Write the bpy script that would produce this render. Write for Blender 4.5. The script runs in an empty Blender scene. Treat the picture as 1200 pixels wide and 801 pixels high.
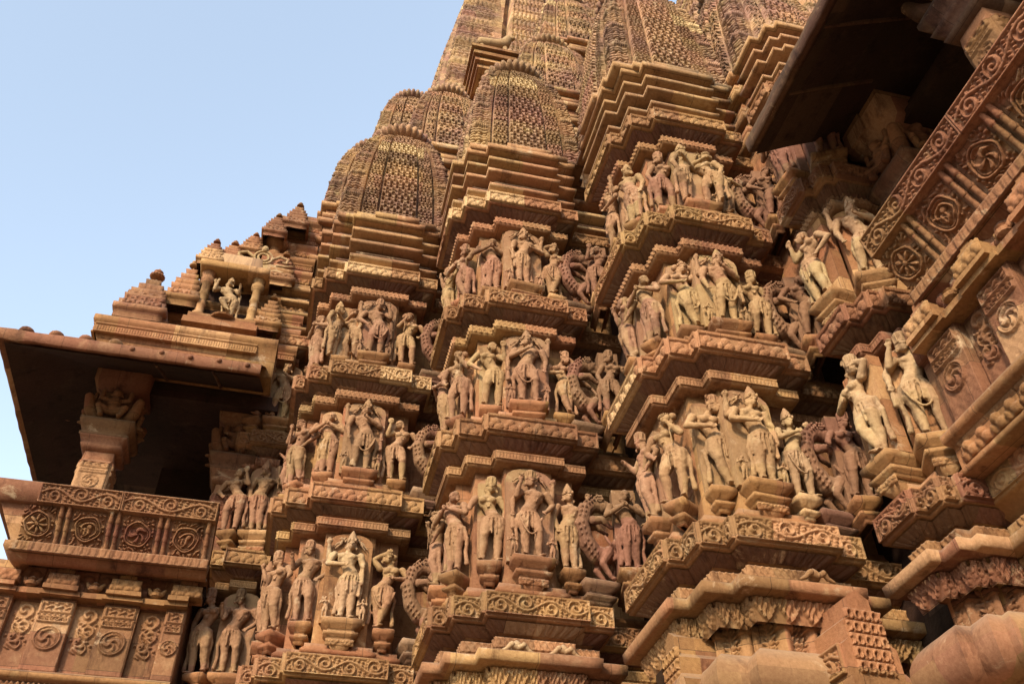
import bpy, math, random
import numpy as np
from mathutils import Vector, Matrix, noise

random.seed(7)
rng = np.random.default_rng(11)
scene = bpy.context.scene
COL = scene.collection
PI = math.pi

# ------------------------------------------------------------------ materials
def stone(name, c_main, c_alt, c_pale, pit=1.0, seed=0.0, dark=0.55, block=0.35, fine=1.0, tone=1.0, joints=True):
    gain = 0.66 * tone
    c_main, c_alt, c_pale = [(c[0] * gain, c[1] * gain * 1.045, c[2] * gain * 1.04) for c in (c_main, c_alt, c_pale)]
    m = bpy.data.materials.new(name); m.use_nodes = True
    nt = m.node_tree; N = nt.nodes; L = nt.links
    b = N['Principled BSDF']; b.inputs['Roughness'].default_value = 0.88
    b.inputs['Specular IOR Level'].default_value = 0.22
    geo = N.new('ShaderNodeNewGeometry')
    off = N.new('ShaderNodeVectorMath'); off.operation = 'ADD'
    off.inputs[1].default_value = (seed * 7.3, seed * 3.1, seed * 5.7)
    L.new(geo.outputs['Position'], off.inputs[0])
    def nz(scale, detail=5, rough=0.6, dist=0.0):
        n = N.new('ShaderNodeTexNoise'); n.inputs['Scale'].default_value = scale
        n.inputs['Detail'].default_value = detail; n.inputs['Roughness'].default_value = rough
        n.inputs['Distortion'].default_value = dist
        L.new(off.outputs[0], n.inputs['Vector']); return n
    def ramp(src, p0, p1):
        r = N.new('ShaderNodeMapRange'); r.inputs['From Min'].default_value = p0; r.inputs['From Max'].default_value = p1
        L.new(src, r.inputs['Value']); return r.outputs[0]
    def mix(fac, a, c, mode='MIX', f=None):
        x = N.new('ShaderNodeMix'); x.data_type = 'RGBA'; x.blend_type = mode
        if fac is None: x.inputs[0].default_value = f
        else: L.new(fac, x.inputs[0])
        for i, v in ((6, a), (7, c)):
            if isinstance(v, tuple): x.inputs[i].default_value = (*v, 1)
            else: L.new(v, x.inputs[i])
        return x.outputs[2]
    big = nz(1.1, 4, 0.6, 0.4); med = nz(5.5, 6, 0.65, 0.3); fin = nz(38, 6, 0.7); pitn = nz(95, 3, 0.6)
    c = mix(ramp(big.outputs[0], 0.38, 0.62), c_main, c_alt)
    c = mix(ramp(med.outputs[0], 0.56, 0.74), c, c_pale)
    # the separate blocks the masonry is laid in: each has its own tint
    sc = N.new('ShaderNodeVectorMath'); sc.operation = 'MULTIPLY'; sc.inputs[1].default_value = (1.55, 1.3, 3.1)
    L.new(off.outputs[0], sc.inputs[0])
    fl = N.new('ShaderNodeVectorMath'); fl.operation = 'FLOOR'; L.new(sc.outputs[0], fl.inputs[0])
    wn = N.new('ShaderNodeTexWhiteNoise'); L.new(fl.outputs[0], wn.inputs['Vector'])
    hsv = N.new('ShaderNodeHueSaturation'); L.new(c, hsv.inputs['Color'])
    mr = N.new('ShaderNodeMapRange'); mr.inputs['To Min'].default_value = 1 - block; mr.inputs['To Max'].default_value = 1 + block
    L.new(wn.outputs['Value'], mr.inputs['Value']); L.new(mr.outputs[0], hsv.inputs['Value'])
    mh = N.new('ShaderNodeMapRange'); mh.inputs['To Min'].default_value = 0.488; mh.inputs['To Max'].default_value = 0.512
    sp = N.new('ShaderNodeSeparateColor'); L.new(wn.outputs['Color'], sp.inputs[0]); L.new(sp.outputs[1], mh.inputs['Value'])
    L.new(mh.outputs[0], hsv.inputs['Hue'])
    c = hsv.outputs[0]
    if joints: c = mix(ramp(wn.outputs['Value'], .925, .93), c, tuple(min(1, q * 1.25) for q in c_pale))
    # weathering: dark lichen streaks stretched down the stone
    st = N.new('ShaderNodeVectorMath'); st.operation = 'MULTIPLY'; st.inputs[1].default_value = (3.0, 3.0, 0.8)
    L.new(off.outputs[0], st.inputs[0])
    stn = N.new('ShaderNodeTexNoise'); stn.inputs['Scale'].default_value = 1.6; stn.inputs['Detail'].default_value = 7
    stn.inputs['Roughness'].default_value = 0.7; L.new(st.outputs[0], stn.inputs['Vector'])
    c = mix(ramp(stn.outputs[0], 0.54, 0.70), c, (0.62 * dark, 0.52 * dark, 0.48 * dark), 'MULTIPLY')
    lich = nz(3.3, 8, 0.72, 0.6)
    c = mix(ramp(lich.outputs[0], 0.60, 0.70), c, (0.44, 0.31, 0.185) if tone > .9 else c_pale, 'MIX')
    pur = nz(0.8, 5, 0.65, 0.5)
    c = mix(ramp(pur.outputs[0], 0.55, 0.70), c, (0.82, 0.72, 0.74), 'MULTIPLY')
    jm = None
    if joints:
        po = N.new('ShaderNodeSeparateXYZ'); L.new(off.outputs[0], po.inputs[0])
        no = N.new('ShaderNodeSeparateXYZ'); L.new(geo.outputs['True Normal'], no.inputs[0])
        def mth(op, a, b=None, c3=None):
            m_ = N.new('ShaderNodeMath'); m_.operation = op
            for i_, v_ in enumerate((a, b, c3)):
                if v_ is None: continue
                if isinstance(v_, (int, float)): m_.inputs[i_].default_value = v_
                else: L.new(v_, m_.inputs[i_])
            return m_.outputs[0]
        side = mth('GREATER_THAN', mth('ABSOLUTE', no.outputs[0]), .6)
        flat = mth('GREATER_THAN', mth('ABSOLUTE', no.outputs[2]), .8)
        along = mth('ADD', mth('MULTIPLY', po.outputs[0], mth('SUBTRACT', 1.0, side)), mth('MULTIPLY', po.outputs[1], side))
        row = mth('FLOOR', mth('MULTIPLY', po.outputs[2], 3.1))
        wr = N.new('ShaderNodeTexWhiteNoise'); wr.noise_dimensions = '1D'; L.new(row, wr.inputs['W'])
        fa = mth('FRACT', mth('ADD', mth('MULTIPLY', along, 1.7), wr.outputs['Value']))
        fz = mth('FRACT', mth('MULTIPLY', po.outputs[2], 3.1))
        ja = mth('LESS_THAN', fa, .0075); jz = mth('MULTIPLY', mth('LESS_THAN', fz, .014), mth('SUBTRACT', 1.0, flat))
        jm = mth('MAXIMUM', ja, jz)
        c = mix(mth('MULTIPLY', jm, .72), c, (0.03, 0.015, 0.008))
    c = mix(ramp(fin.outputs[0], 0.35, 0.62), (0.62, 0.56, 0.52), (1.12, 1.1, 1.06), 'MIX') if False else mix(
        None, c, mix(ramp(fin.outputs[0], 0.34, 0.66), (0.66, 0.60, 0.56), (1.0, 1.0, 1.0)), 'MULTIPLY', 0.75)
    # tops that catch dust are paler and greyer
    sx = N.new('ShaderNodeSeparateXYZ'); L.new(geo.outputs['Normal'], sx.inputs[0])
    c = mix(ramp(sx.outputs[2], 0.35, 1.6), c, (0.26, 0.19, 0.13))
    L.new(c, b.inputs['Base Color'])
    add = N.new('ShaderNodeMath'); add.operation = 'MULTIPLY_ADD'; add.inputs[1].default_value = 0.35
    L.new(pitn.outputs[0], add.inputs[0]); L.new(fin.outputs[0], add.inputs[2])
    bmp = N.new('ShaderNodeBump'); bmp.inputs['Strength'].default_value = 0.55 * pit; bmp.inputs['Distance'].default_value = 0.012 * fine
    L.new(add.outputs[0], bmp.inputs['Height']); L.new(bmp.outputs[0], b.inputs['Normal'])
    return m

M_WALL = stone('sandstone_wall', (0.45, 0.215, 0.088), (0.36, 0.155, 0.066), (0.53, 0.29, 0.13), block=0.26)
M_BAND = stone('sandstone_band', (0.50, 0.262, 0.115), (0.39, 0.18, 0.08), (0.60, 0.37, 0.185), seed=1.7, block=0.24)
M_RED = stone('red_sandstone', (0.37, 0.168, 0.078), (0.29, 0.12, 0.058), (0.46, 0.245, 0.12), seed=3.1, block=0.20)
M_SPIRE = stone('weathered_spire_stone', (0.56, 0.32, 0.155), (0.38, 0.20, 0.135), (0.66, 0.45, 0.23), seed=4.4, block=0.28)
M_ROLL = stone('smooth_roll_stone', (0.44, 0.225, 0.11), (0.36, 0.17, 0.085), (0.52, 0.29, 0.145), seed=5.2, pit=0.45, block=0.14, joints=False)
M_DARK = stone('soot_shade_stone', (0.10, 0.048, 0.028), (0.07, 0.035, 0.02), (0.13, 0.07, 0.04), seed=6.0, block=0.1, tone=.7)  # near-black colour paints deep shade, besides soot under the eaves
M_SHADE = stone('shaded_course_stone', (0.17, 0.085, 0.045), (0.12, 0.055, 0.032), (0.24, 0.13, 0.07), seed=10.3, block=0.2)  # darker colour paints the shade between cornice courses and around the eaves
M_UNDER = stone('shaded_underside_stone', (0.27, 0.14, 0.08), (0.21, 0.10, 0.058), (0.34, 0.20, 0.115), seed=11.1, block=0.2)  # shade of the undersides put into a darker stone colour
M_FIG = [
    stone('figure_buff_stone', (0.53, 0.31, 0.15), (0.44, 0.23, 0.11), (0.60, 0.385, 0.20), seed=2.2, pit=0.9, block=0.10, fine=0.6, joints=False),
    stone('figure_rose_stone', (0.46, 0.25, 0.13), (0.39, 0.195, 0.098), (0.53, 0.32, 0.17), seed=7.7, pit=0.9, block=0.10, fine=0.6, joints=False),
    stone('figure_pale_stone', (0.58, 0.37, 0.195), (0.50, 0.29, 0.145), (0.64, 0.45, 0.26), seed=8.9, pit=0.9, block=0.10, fine=0.6, joints=False),
    stone('figure_shaded_stone', (0.34, 0.165, 0.09), (0.28, 0.13, 0.07), (0.40, 0.22, 0.13), seed=9.4, pit=0.9, block=0.10, fine=0.6, joints=False),  # darker tone paints recess shade onto figures and beasts
]

# ------------------------------------------------------------------ object helpers
def mesh_obj(name, V, F, mat, parent=None, smooth=False, loc=None, rz=0.0):
    me = bpy.data.meshes.new(name)
    V = np.asarray(V, dtype=np.float32); 
    if isinstance(F, np.ndarray):
        n, k = F.shape
        me.vertices.add(len(V)); me.vertices.foreach_set('co', V.ravel())
        me.loops.add(n * k); me.loops.foreach_set('vertex_index', F.astype(np.int32).ravel())
        me.polygons.add(n); me.polygons.foreach_set('loop_start', np.arange(0, n * k, k, dtype=np.int32))
        me.update(calc_edges=True); me.validate()
    else:
        me.from_pydata([tuple(v) for v in V], [], F)
    me.materials.append(mat)
    if smooth:
        me.polygons.foreach_set('use_smooth', np.ones(len(me.polygons), dtype=bool))
    o = bpy.data.objects.new(name, me); COL.objects.link(o)
    if parent is not None: o.parent = parent
    if loc is not None: o.location = loc
    o.rotation_euler.z = rz
    return o

def thing(name, label, cat, loc=(0, 0, 0), rz=0.0, group=None):
    o = bpy.data.objects.new(name, None); COL.objects.link(o)
    o.location = loc; o.rotation_euler.z = rz
    o.empty_display_size = 0.2
    o['label'] = label; o['category'] = cat
    if group: o['group'] = group
    return o

class MB:
    """collects polygons of one mesh"""
    def __init__(s): s.v = []; s.f = []; s.n = 0
    def add(s, V, F):
        V = np.asarray(V, float)
        s.v.append(V); s.f += [tuple(int(i) + s.n for i in f) for f in F]; s.n += len(V); return s
    def box(s, x0, x1, y0, y1, z0, z1, jit=0.0, taper=0.0):
        V = np.array([[x, y, z] for z in (z0, z1) for y in (y0, y1) for x in (x0, x1)], float)
        if taper:
            c = np.array([(x0 + x1) / 2, (y0 + y1) / 2]); V[4:, :2] = c + (V[4:, :2] - c) * (1 - taper)
        if jit: V += rng.uniform(-jit, jit, V.shape)
        return s.add(V, [(0, 2, 3, 1), (4, 5, 7, 6), (0, 1, 5, 4), (2, 6, 7, 3), (0, 4, 6, 2), (1, 3, 7, 5)])
    def lathe(s, c, prof, n=20, ax='z', sx=1, sy=1):
        P = []
        for r, z in prof:
            for k in range(n):
                a = 2 * PI * k / n
                P.append((r * math.cos(a) * sx, r * math.sin(a) * sy, z))
        P = np.array(P)
        if ax == 'x': P = P[:, [2, 0, 1]]
        if ax == 'y': P = P[:, [0, 2, 1]] * np.array([1, 1, -1])
        m = len(prof); F = []
        for i in range(m - 1):
            for k in range(n):
                a, b = i * n + k, i * n + (k + 1) % n
                F.append((a, b, b + n, a + n))
        F.append(tuple(range(n))[::-1]); F.append(tuple(range((m - 1) * n, m * n)))
        return s.add(P + np.array(c), F)
    def cap(s, a, b, r1, r2, n=10):
        a = np.array(a, float); b = np.array(b, float); d = b - a; L = np.linalg.norm(d)
        if L < 1e-6: d = np.array([0, 0, 1.]); L = 1e-6
        d = d / L
        u = np.cross(d, [0, 0, 1.] if abs(d[2]) < .9 else [1., 0, 0]); u /= np.linalg.norm(u); w = np.cross(d, u)
        rings = [(-r1 * math.cos(t), r1 * math.sin(t)) for t in (0.25, 0.8, 1.2)] + [(0, r1), (L, r2)] + [(L + r2 * math.cos(t), r2 * math.sin(t)) for t in (1.2, 0.8, 0.25)]
        P = []
        for h, r in rings:
            for k in range(n):
                t = 2 * PI * k / n
                P.append(a + d * h + (u * math.cos(t) + w * math.sin(t)) * r)
        m = len(rings); F = []
        for i in range(m - 1):
            for k in range(n):
                p, q = i * n + k, i * n + (k + 1) % n
                F.append((p, q, q + n, p + n))
        F.append(tuple(range(n))[::-1]); F.append(tuple(range((m - 1) * n, m * n)))
        return s.add(P, F)
    def chain(s, pts, rad, n=10):
        for i in range(len(pts) - 1): s.cap(pts[i], pts[i + 1], rad[i], rad[i + 1], n)
        return s
    def ell(s, c, r, rot=None, n=12, m=8):
        P = []; 
        for i in range(m + 1):
            ph = PI * (i + .001) / (m + .002)
            for k in range(n):
                t = 2 * PI * k / n
                P.append((r[0] * math.sin(ph) * math.cos(t), r[1] * math.sin(ph) * math.sin(t), -r[2] * math.cos(ph)))
        P = np.array(P)
        if rot is not None: P = P @ np.array(Matrix.Rotation(rot[1], 3, rot[0])).T
        F = []
        for i in range(m):
            for k in range(n):
                p, q = i * n + k, i * n + (k + 1) % n
                F.append((p, q, q + n, p + n))
        F.append(tuple(range(n))[::-1]); F.append(tuple(range(m * n, (m + 1) * n)))
        return s.add(P + np.array(c), F)
    def torus(s, c, R, r, ry=None, tilt=0.0, n=20, m=6):
        ry = R if ry is None else ry; P = []
        for k in range(n):
            t = 2 * PI * k / n
            for j in range(m):
                q = 2 * PI * j / m
                P.append(((R + r * math.cos(q)) * math.cos(t), (ry + r * math.cos(q)) * math.sin(t), r * math.sin(q) + tilt * math.sin(t)))
        F = []
        for k in range(n):
            for j in range(m):
                a, b = k * m + j, k * m + (j + 1) % m
                c2, d = ((k + 1) % n) * m + (j + 1) % m, ((k + 1) % n) * m + j
                F.append((a, d, c2, b))
        return s.add(np.array(P) + np.array(c), F)
    def xf(s, fn):
        s.v = [fn(v) for v in s.v]; return s
    def merge(s, o, scale=1.0, rz=0.0, loc=(0, 0, 0)):
        R = np.array(Matrix.Rotation(rz, 3, 'Z'))
        for v in [np.concatenate(o.v)]:
            s.add((v * scale) @ R.T + np.array(loc), o.f)
        return s
    def build(s, name, mat, parent=None, smooth=False, loc=None, rz=0.0):
        return mesh_obj(name, np.concatenate(s.v), s.f, mat, parent, smooth, loc, rz)

def vnoise(P, f, seed=0.0):
    return np.array([noise.noise((p[0] * f + seed, p[1] * f, p[2] * f)) for p in P])

# sweep a profile [(offset, z)...] (bottom to top) along a plan path; outward is to the right-hand side
def sweep(path, prof, seg=0.09, jit=0.004, closed=False):
    pts = [np.array(p, float) for p in path]; n = len(pts)
    nrm = []
    E = n if closed else n - 1
    for i in range(E):
        d = pts[(i + 1) % n] - pts[i]; d /= np.linalg.norm(d); nrm.append(np.array([d[1], -d[0]]))
    mit = []
    for i in range(n):
        if closed: a, b = nrm[i - 1], nrm[i]
        else: a, b = nrm[max(i - 1, 0)], nrm[min(i, E - 1)]
        m = a + b; m = m / max(1e-6, (1 + a @ b)); mit.append(m)
    B = []; Mi = []
    for i in range(E):
        j = (i + 1) % n
        L = np.linalg.norm(pts[j] - pts[i]); k = max(1, int(L / seg))
        for t in range(k): B.append(pts[i] + (pts[j] - pts[i]) * t / k); Mi.append(mit[i] + (mit[j] - mit[i]) * t / k)
    if not closed: B.append(pts[-1]); Mi.append(mit[-1])
    B = np.array(B); Mi = np.array(Mi); P = np.array(prof, float); m = len(P); K = len(B)
    V = np.zeros((K, m, 3)); V[:, :, :2] = B[:, None, :] + Mi[:, None, :] * P[None, :, 0, None]; V[:, :, 2] = P[None, :, 1]
    if jit:
        W = V.reshape(-1, 3)
        a = vnoise(W, 9.0) + 0.6 * vnoise(W, 23.0, 4.0); b = vnoise(W, 11.0, 9.0)
        chip = np.clip(vnoise(W, 4.7, 21.0) - 0.38, 0, 1) * 7
        V[:, :, 2] += (a * jit).reshape(K, m)
        V[:, :, :2] += (Mi[:, None, :] * ((b * jit) - chip * jit * 1.2).reshape(K, m, 1))
    F = []
    KK = K if closed else K - 1
    i = np.arange(KK)[:, None]; j = np.arange(m - 1)[None, :]
    a = (i * m + j).ravel(); b = (((i + 1) % K) * m + j).ravel()
    F = np.stack([a, b, b + 1, a + 1], 1)
    return V.reshape(-1, 3), F

def sweep_obj(name, path, prof, mat, parent, **k):
    k.setdefault('jit', .0016)
    V, F = sweep(path, prof, **k); return mesh_obj(name, V, F, mat, parent)

# height-field panel: heights h(u,v) above the plane O + U*u + W*v, along N
def relief_arrays(O, U, W, w, h, fn, res, depth=0.02, base=0.003, skirt=0.012):
    O, U, W = (np.array(a, float) for a in (O, U, W)); N = np.cross(U, W); N /= np.linalg.norm(N)
    nx = max(3, int(w / res) + 1); ny = max(3, int(h / res) + 1)
    u = np.linspace(0, w, nx); v = np.linspace(0, h, ny); uu, vv = np.meshgrid(u, v, indexing='ij')
    H = np.clip(fn(uu, vv, w, h), -1.5, 1.5) * depth + base
    H[0, :] = H[-1, :] = -skirt; H[:, 0] = H[:, -1] = -skirt
    uu[1, :] = 0.0005; uu[-2, :] = w - 0.0005; vv[:, 1] = 0.0005; vv[:, -2] = h - 0.0005
    V = O + uu[..., None] * U + vv[..., None] * W + H[..., None] * N
    i = np.arange(nx - 1)[:, None]; j = np.arange(ny - 1)[None, :]
    a = (i * ny + j).ravel()
    F = np.stack([a, a + ny, a + ny + 1, a + 1], 1)
    return V.reshape(-1, 3), F
def relief(name, O, U, W, w, h, fn, mat, parent, res=0.0065, **k):
    V, F = relief_arrays(O, U, W, w, h, fn, res, **k); return mesh_obj(name, V, F, mat, parent)

# ---- carving patterns (height 0..1)
def sst(x, a, b):
    t = np.clip((x - a) / (b - a), 0, 1); return t * t * (3 - 2 * t)
def wear(u, v, k=1.0, s=0.0):
    return k * 0.10 * (np.sin(u * 41 + s) * np.sin(v * 57 + 1.3 + s) + np.sin(u * 97 + v * 61 + s))
def framed(fn, t=0.016, inner=True):
    def g(u, v, w, h):
        e = np.minimum(np.minimum(u, w - u), np.minimum(v, h - v))
        f = 1 - sst(e, t * 0.85, t * 1.15)
        return np.maximum(f, fn(u - t, v - t, w - 2 * t, h - 2 * t) * sst(e, t * 1.15, t * 1.5))
    return g
def p_vine(u, v, w, h, seed=0):
    n = max(1, round(w / (h * 1.55))); L = w / n; y = (v - h / 2) / h; x = u / L
    c = 0.30 * np.sin(2 * PI * x / 2 + seed)
    stem = 1 - sst(np.abs(y - c), 0.05, 0.10)
    k = np.floor(x + 0.0); xc = (x - k - 0.5) * L / h; sgn = np.where((k % 2) == 0, 1, -1)
    sg = np.sign(np.sin(2 * PI * (k + .5) / 2 + seed)); 
    yc = y + 0.10 * sg
    r = np.hypot(xc, yc); th = np.arctan2(yc * sg, xc)
    spi = np.cos(th + r * 21) ; s = sst(spi, -0.1, 0.45) * (1 - sst(r, 0.40, 0.50))
    leaf = sst(np.sin(x * 23 + y * 14) * np.sin(y * 19 - x * 9), 0.15, 0.5) * sst(r, 0.42, 0.5)
    return np.clip(np.maximum(np.maximum(stem, s), leaf * .8), 0, 1) + wear(u, v, .6)
def p_medal(u, v, w, h, k=3, q=26, ph=0.0, kind=0):
    m = min(w, h) / 2; x = (u - w / 2) / m; y = (v - h / 2) / m; r = np.hypot(x, y); th = np.arctan2(y, x)
    ring = 1 - sst(np.abs(r - 0.78), 0.035, 0.08)
    ring2 = 1 - sst(np.abs(r - 0.64), 0.02, 0.05)
    sw = sst(np.cos(k * th + q * 0.36 * r + ph + 1.6 * np.sin(3 * x + 2 * y)), 0.0, 0.45) * (1 - sst(r, .54, .62))
    if kind == 1: sw = sst(np.cos(8 * th) * .5 + .5 - np.abs(r - .33) * 2.2, 0.1, .5) + (r < .12)
    if kind == 2:
        a_, b_ = np.hypot(x - .12, (y - .16) * 1.1), np.hypot((x + .14) * .8, y + .14)
        sw = np.maximum(np.maximum(1 - sst(a_, .13, .19), (1 - sst(b_, .22, .28)) * (.7 + .3 * np.sin(x * 25))), (1 - sst(np.abs(np.hypot(x - .05, y + .05) - .47), .03, .07)) * (th > -1.2))
        sw = np.maximum(sw, (1 - sst(np.abs(x + .3 + .3 * np.sin(y * 6)), .03, .08)) * (r < .56))
    out = sst(np.sin(9 * x + 5 * np.sin(4 * y + ph)) * np.sin(8 * y + 4 * np.sin(5 * x)), 0.1, 0.45) * sst(r, .84, .92)
    return np.clip(np.maximum(np.maximum(ring, ring2 * .7), np.maximum(sw, out * .8)), 0, 1) + wear(u, v, .6)
def p_lotus(u, v, w, h):          # petals under a band
    n = max(2, round(w / 0.075)); x = (u / w * n) % 1 - .5; y = v / h
    d = np.abs(x) * 2; edge = 0.95 * np.sqrt(np.clip(1 - (1 - y) ** 2 * 1.0, 0, 1))
    return sst(edge - d, 0.0, 0.18) * (0.6 + 0.4 * (1 - d)) * (1 - .6 * (1 - sst(d, 0.02, 0.10)))
def p_dent(u, v, w, h):
    n = max(2, round(w / 0.03)); x = (u / w * n) % 1
    return 0.5 * (sst(np.abs(x - .5), .12, .3)) * sst(v, h * .2, h * .3) * (1 - sst(v, h * .7, h * .8)) + (1 - sst(v, h * .12, h * .22)) + sst(v, h * .8, h * .9)
def p_zig(u, v, w, h):
    n = max(2, round(w / 0.05)); x = (u / w * n); y = v / h
    t = np.abs(((x + y) % 1) - .5) * 2; t2 = np.abs(((x - y) % 1) - .5) * 2
    return sst(t, .35, .75) * (.6 + .4 * sst(t2, .3, .7))
def p_heads(u, v, w, h):          # row of crouching lions and scroll knots
    n = max(1, round(w / (h * 0.95))); x = ((u / w * n) % 1 - .5) * (w / n) / h; y = v / h - .5
    k = np.floor(u / w * n)
    r = np.hypot(x + .06 * np.sin(k * 3), (y - .10)); head = np.sqrt(np.clip(1 - (r / .27) ** 2, 0, 1))
    r2 = np.hypot((x - .22) / 1.2, (y + .22)); body = .8 * np.sqrt(np.clip(1 - (r2 / .24) ** 2, 0, 1))
    r3 = np.hypot((x + .3), (y + .2) / 1.2); pb = .7 * np.sqrt(np.clip(1 - (r3 / .17) ** 2, 0, 1))
    det = .15 * np.sin(u * 260) * np.sin(v * 230)
    top = sst(y, .38, .46) * .8
    return np.clip(np.maximum(np.maximum(head, body), np.maximum(pb, top)) + det * (r < .5), 0, 1.2)
def p_fringe(u, v, w, h):         # hanging leaves under the sloping ledge
    n = max(2, round(w / 0.16)); x = ((u / w * n) % 1 - .5) * 2; y = v / h
    low = np.abs(x) ** 1.4 * .75
    m = sst(y - low, 0, .08)
    return m * (0.5 + .5 * np.cos(x * 11) * np.cos(y * 9 + np.abs(x) * 5)) - (1 - m) * .25
def p_posts(u, v, w, h):
    n = max(1, round(w / 0.17)); x = (u / w * n) % 1 - .5; y = v / h
    post = 1 - sst(np.abs(x), .20, .26); g = sst(np.sin(x * 30 + 3 * np.sin(y * 12)) * np.sin(y * 25), 0., .5) * .55
    capi = (np.abs(x) < .3) * (sst(y, .8, .86) + .5 * (np.abs(y - .6) < .05))
    return np.clip(np.maximum(post * (.8 + .2 * np.cos(x * 12)), np.maximum(g * (1 - post), capi)), 0, 1.2)
def p_lattice(u, v, cw=0.105, ch=0.095, ph=0.0):   # gavaksha honeycomb of a spire face
    r_ = np.floor(v / ch + ph); y = (v / ch + ph) - r_ - .5; x = ((u / cw) + .5 * (np.floor(r_ / 2) % 2)) % 1 - .5
    r = np.hypot(x * 1.0, y * .92 + .05); hole = 1 - sst(r, .20, .27)
    ring = 1 - sst(np.abs(r - .34), .05, .12)
    x2 = ((u / cw) + .5 * (np.floor(r_ / 2) % 2) + .5) % 1 - .5; r2 = np.hypot(x2, (y + .35)); h2 = 1 - sst(r2, .09, .15)
    slab = -(1 - sst(np.abs(y + .46), .03, .10)) * 1.1
    return .35 + .22 * ring - 1.7 * hole - 1.2 * h2 + slab * .8
def p_slabs(u, v, ch=0.075, hw=0.05):
    y = (v / ch) % 1; s = sst(y, .0, .12) * (1 - sst(y, .55, .75))
    x = (u / hw) % 1; 
    k = np.floor(v / ch) % 3
    pit = (1 - sst(np.abs(x - .5), .14, .26)) * (k == 1) * .9
    return s * (1 + .15 * np.sin(u * 60)) - .5 - .6 * pit * s
def p_panel_tall(kind):
    def f(u, v, w, h):            # tall pilaster panel: carved cartouches, medallion, plain foot
        y = v / h; out = np.zeros_like(u)
        def box(y0, y1, fn):
            m = (y > y0) & (y < y1)
            vv = (y - y0) * h; hh = (y1 - y0) * h
            e = np.minimum(np.minimum(u - .014, w - .014 - u), np.minimum(vv, hh - vv))
            g = np.maximum(1 - sst(np.abs(e - .008), .004, .009), fn(u - .014, vv, w - .028, hh) * sst(e, .014, .02))
            return np.where(m & (e > -0.002), g, 0)
        if kind == 'a':
            out += box(.80, .965, lambda a, b, c, d: sst(np.sin(a * 70 + 2 * np.sin(b * 60)) * np.sin(b * 80), 0, .4))
            out += box(.66, .755, lambda a, b, c, d: p_vine(a, b, c, d))
            m = (y > .24) & (y < .65); vv = (y - .24) * h
            out += np.where(m, np.minimum(p_medal(u, vv, w, .41 * h), 1) * (np.hypot(u - w / 2, vv - .205 * h) < min(w, .41 * h) / 2 * .90), 0)
            out += .8 * (np.abs(y - .775) < .008) * sst(np.sin(u * 130), -.2, .3)
            out = out * .9
        else:
            x = (u - w / 2) / w; r = np.hypot(x, (y - .84) * h / w); th = np.arctan2((y - .84) * h / w, x)
            out = sst(np.cos(th + 22 * r), 0, .4) * (r < .36)
            for yc_, sg_ in ((.62, 1), (.46, -1)):
                xq = x - sg_ * .10; yq = (y - yc_) * h / w; rq = np.hypot(xq, yq); out = np.maximum(out, sst(np.cos(sg_ * np.arctan2(yq, xq) + 26 * rq), 0, .4) * (rq < .27))
            c = .24 * np.sin((y - .25) * 13); st = 1 - sst(np.abs(x - c), .02, .05)
            lf = sst(np.sin(x * 15 + 4 * np.sin(y * 21)) * np.sin(y * 42 + x * 6), .25, .5) * (np.abs(x) < .42)
            out = np.maximum(out, np.where((y > .3) & (y < .74), np.maximum(st, lf * .9), 0))
        return out + wear(u, v, .35)
    return f

# ------------------------------------------------------------------ vertical scheme shared by every wall bay
BANDS = [(3.21, 3.385), (4.925, 5.10), (6.50, 6.675), (8.07, 8.235)]
FEET = [3.77, 5.37, 6.93]

def _unused(path, lo, hi):
    out = []
    pts = [np.array(p, float) for p in path]
    for i in range(len(pts) - 1):
        out.append((pts[i], pts[i + 1]))
    return out[lo:hi]

def band_reliefs(path, off, z0, z1, fn, mat, parent, name='carved_panel', res=0.006, minlen=0.09, depth=0.024, skipfirst=False, maxlen=1.0, frame=0.012):
    pts = [np.array(p, float) for p in path]; n = len(pts); nr = []
    for i in range(n - 1):
        d = pts[i + 1] - pts[i]; d /= np.linalg.norm(d); nr.append(np.array([d[1], -d[0]]))
    mit = []
    for i in range(n):
        a, b = nr[max(i - 1, 0)], nr[min(i, n - 2)]; mit.append((a + b) / (1 + a @ b))
    for i in range(n - 1):
        a = pts[i] + mit[i] * off; b = pts[i + 1] + mit[i + 1] * off
        d = b - a; L = np.linalg.norm(d)
        if L < minlen or d @ (pts[i + 1] - pts[i]) < 0: continue
        d /= L
        nn = np.array([d[1], -d[0]])
        if nn[1] > 0.3: continue
        # the hidden far ends of the long returns are not carved
        if abs(d[1]) > .5 and L > 1.3:
            if nn[0] > 0: continue
            a = b - d * 1.3; L = 1.3
        if nn[0] > 0.5: continue
        pieces = max(1, math.ceil(L / maxlen)); w = L / pieces
        for k in range(pieces):
            O = a + d * (w * k + .003)
            f = framed(fn, frame) if frame else fn
            relief(name, (O[0], O[1], z0), (d[0], d[1], 0), (0, 0, 1), w - .006, z1 - z0, f, mat, parent, res, depth=depth)

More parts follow.
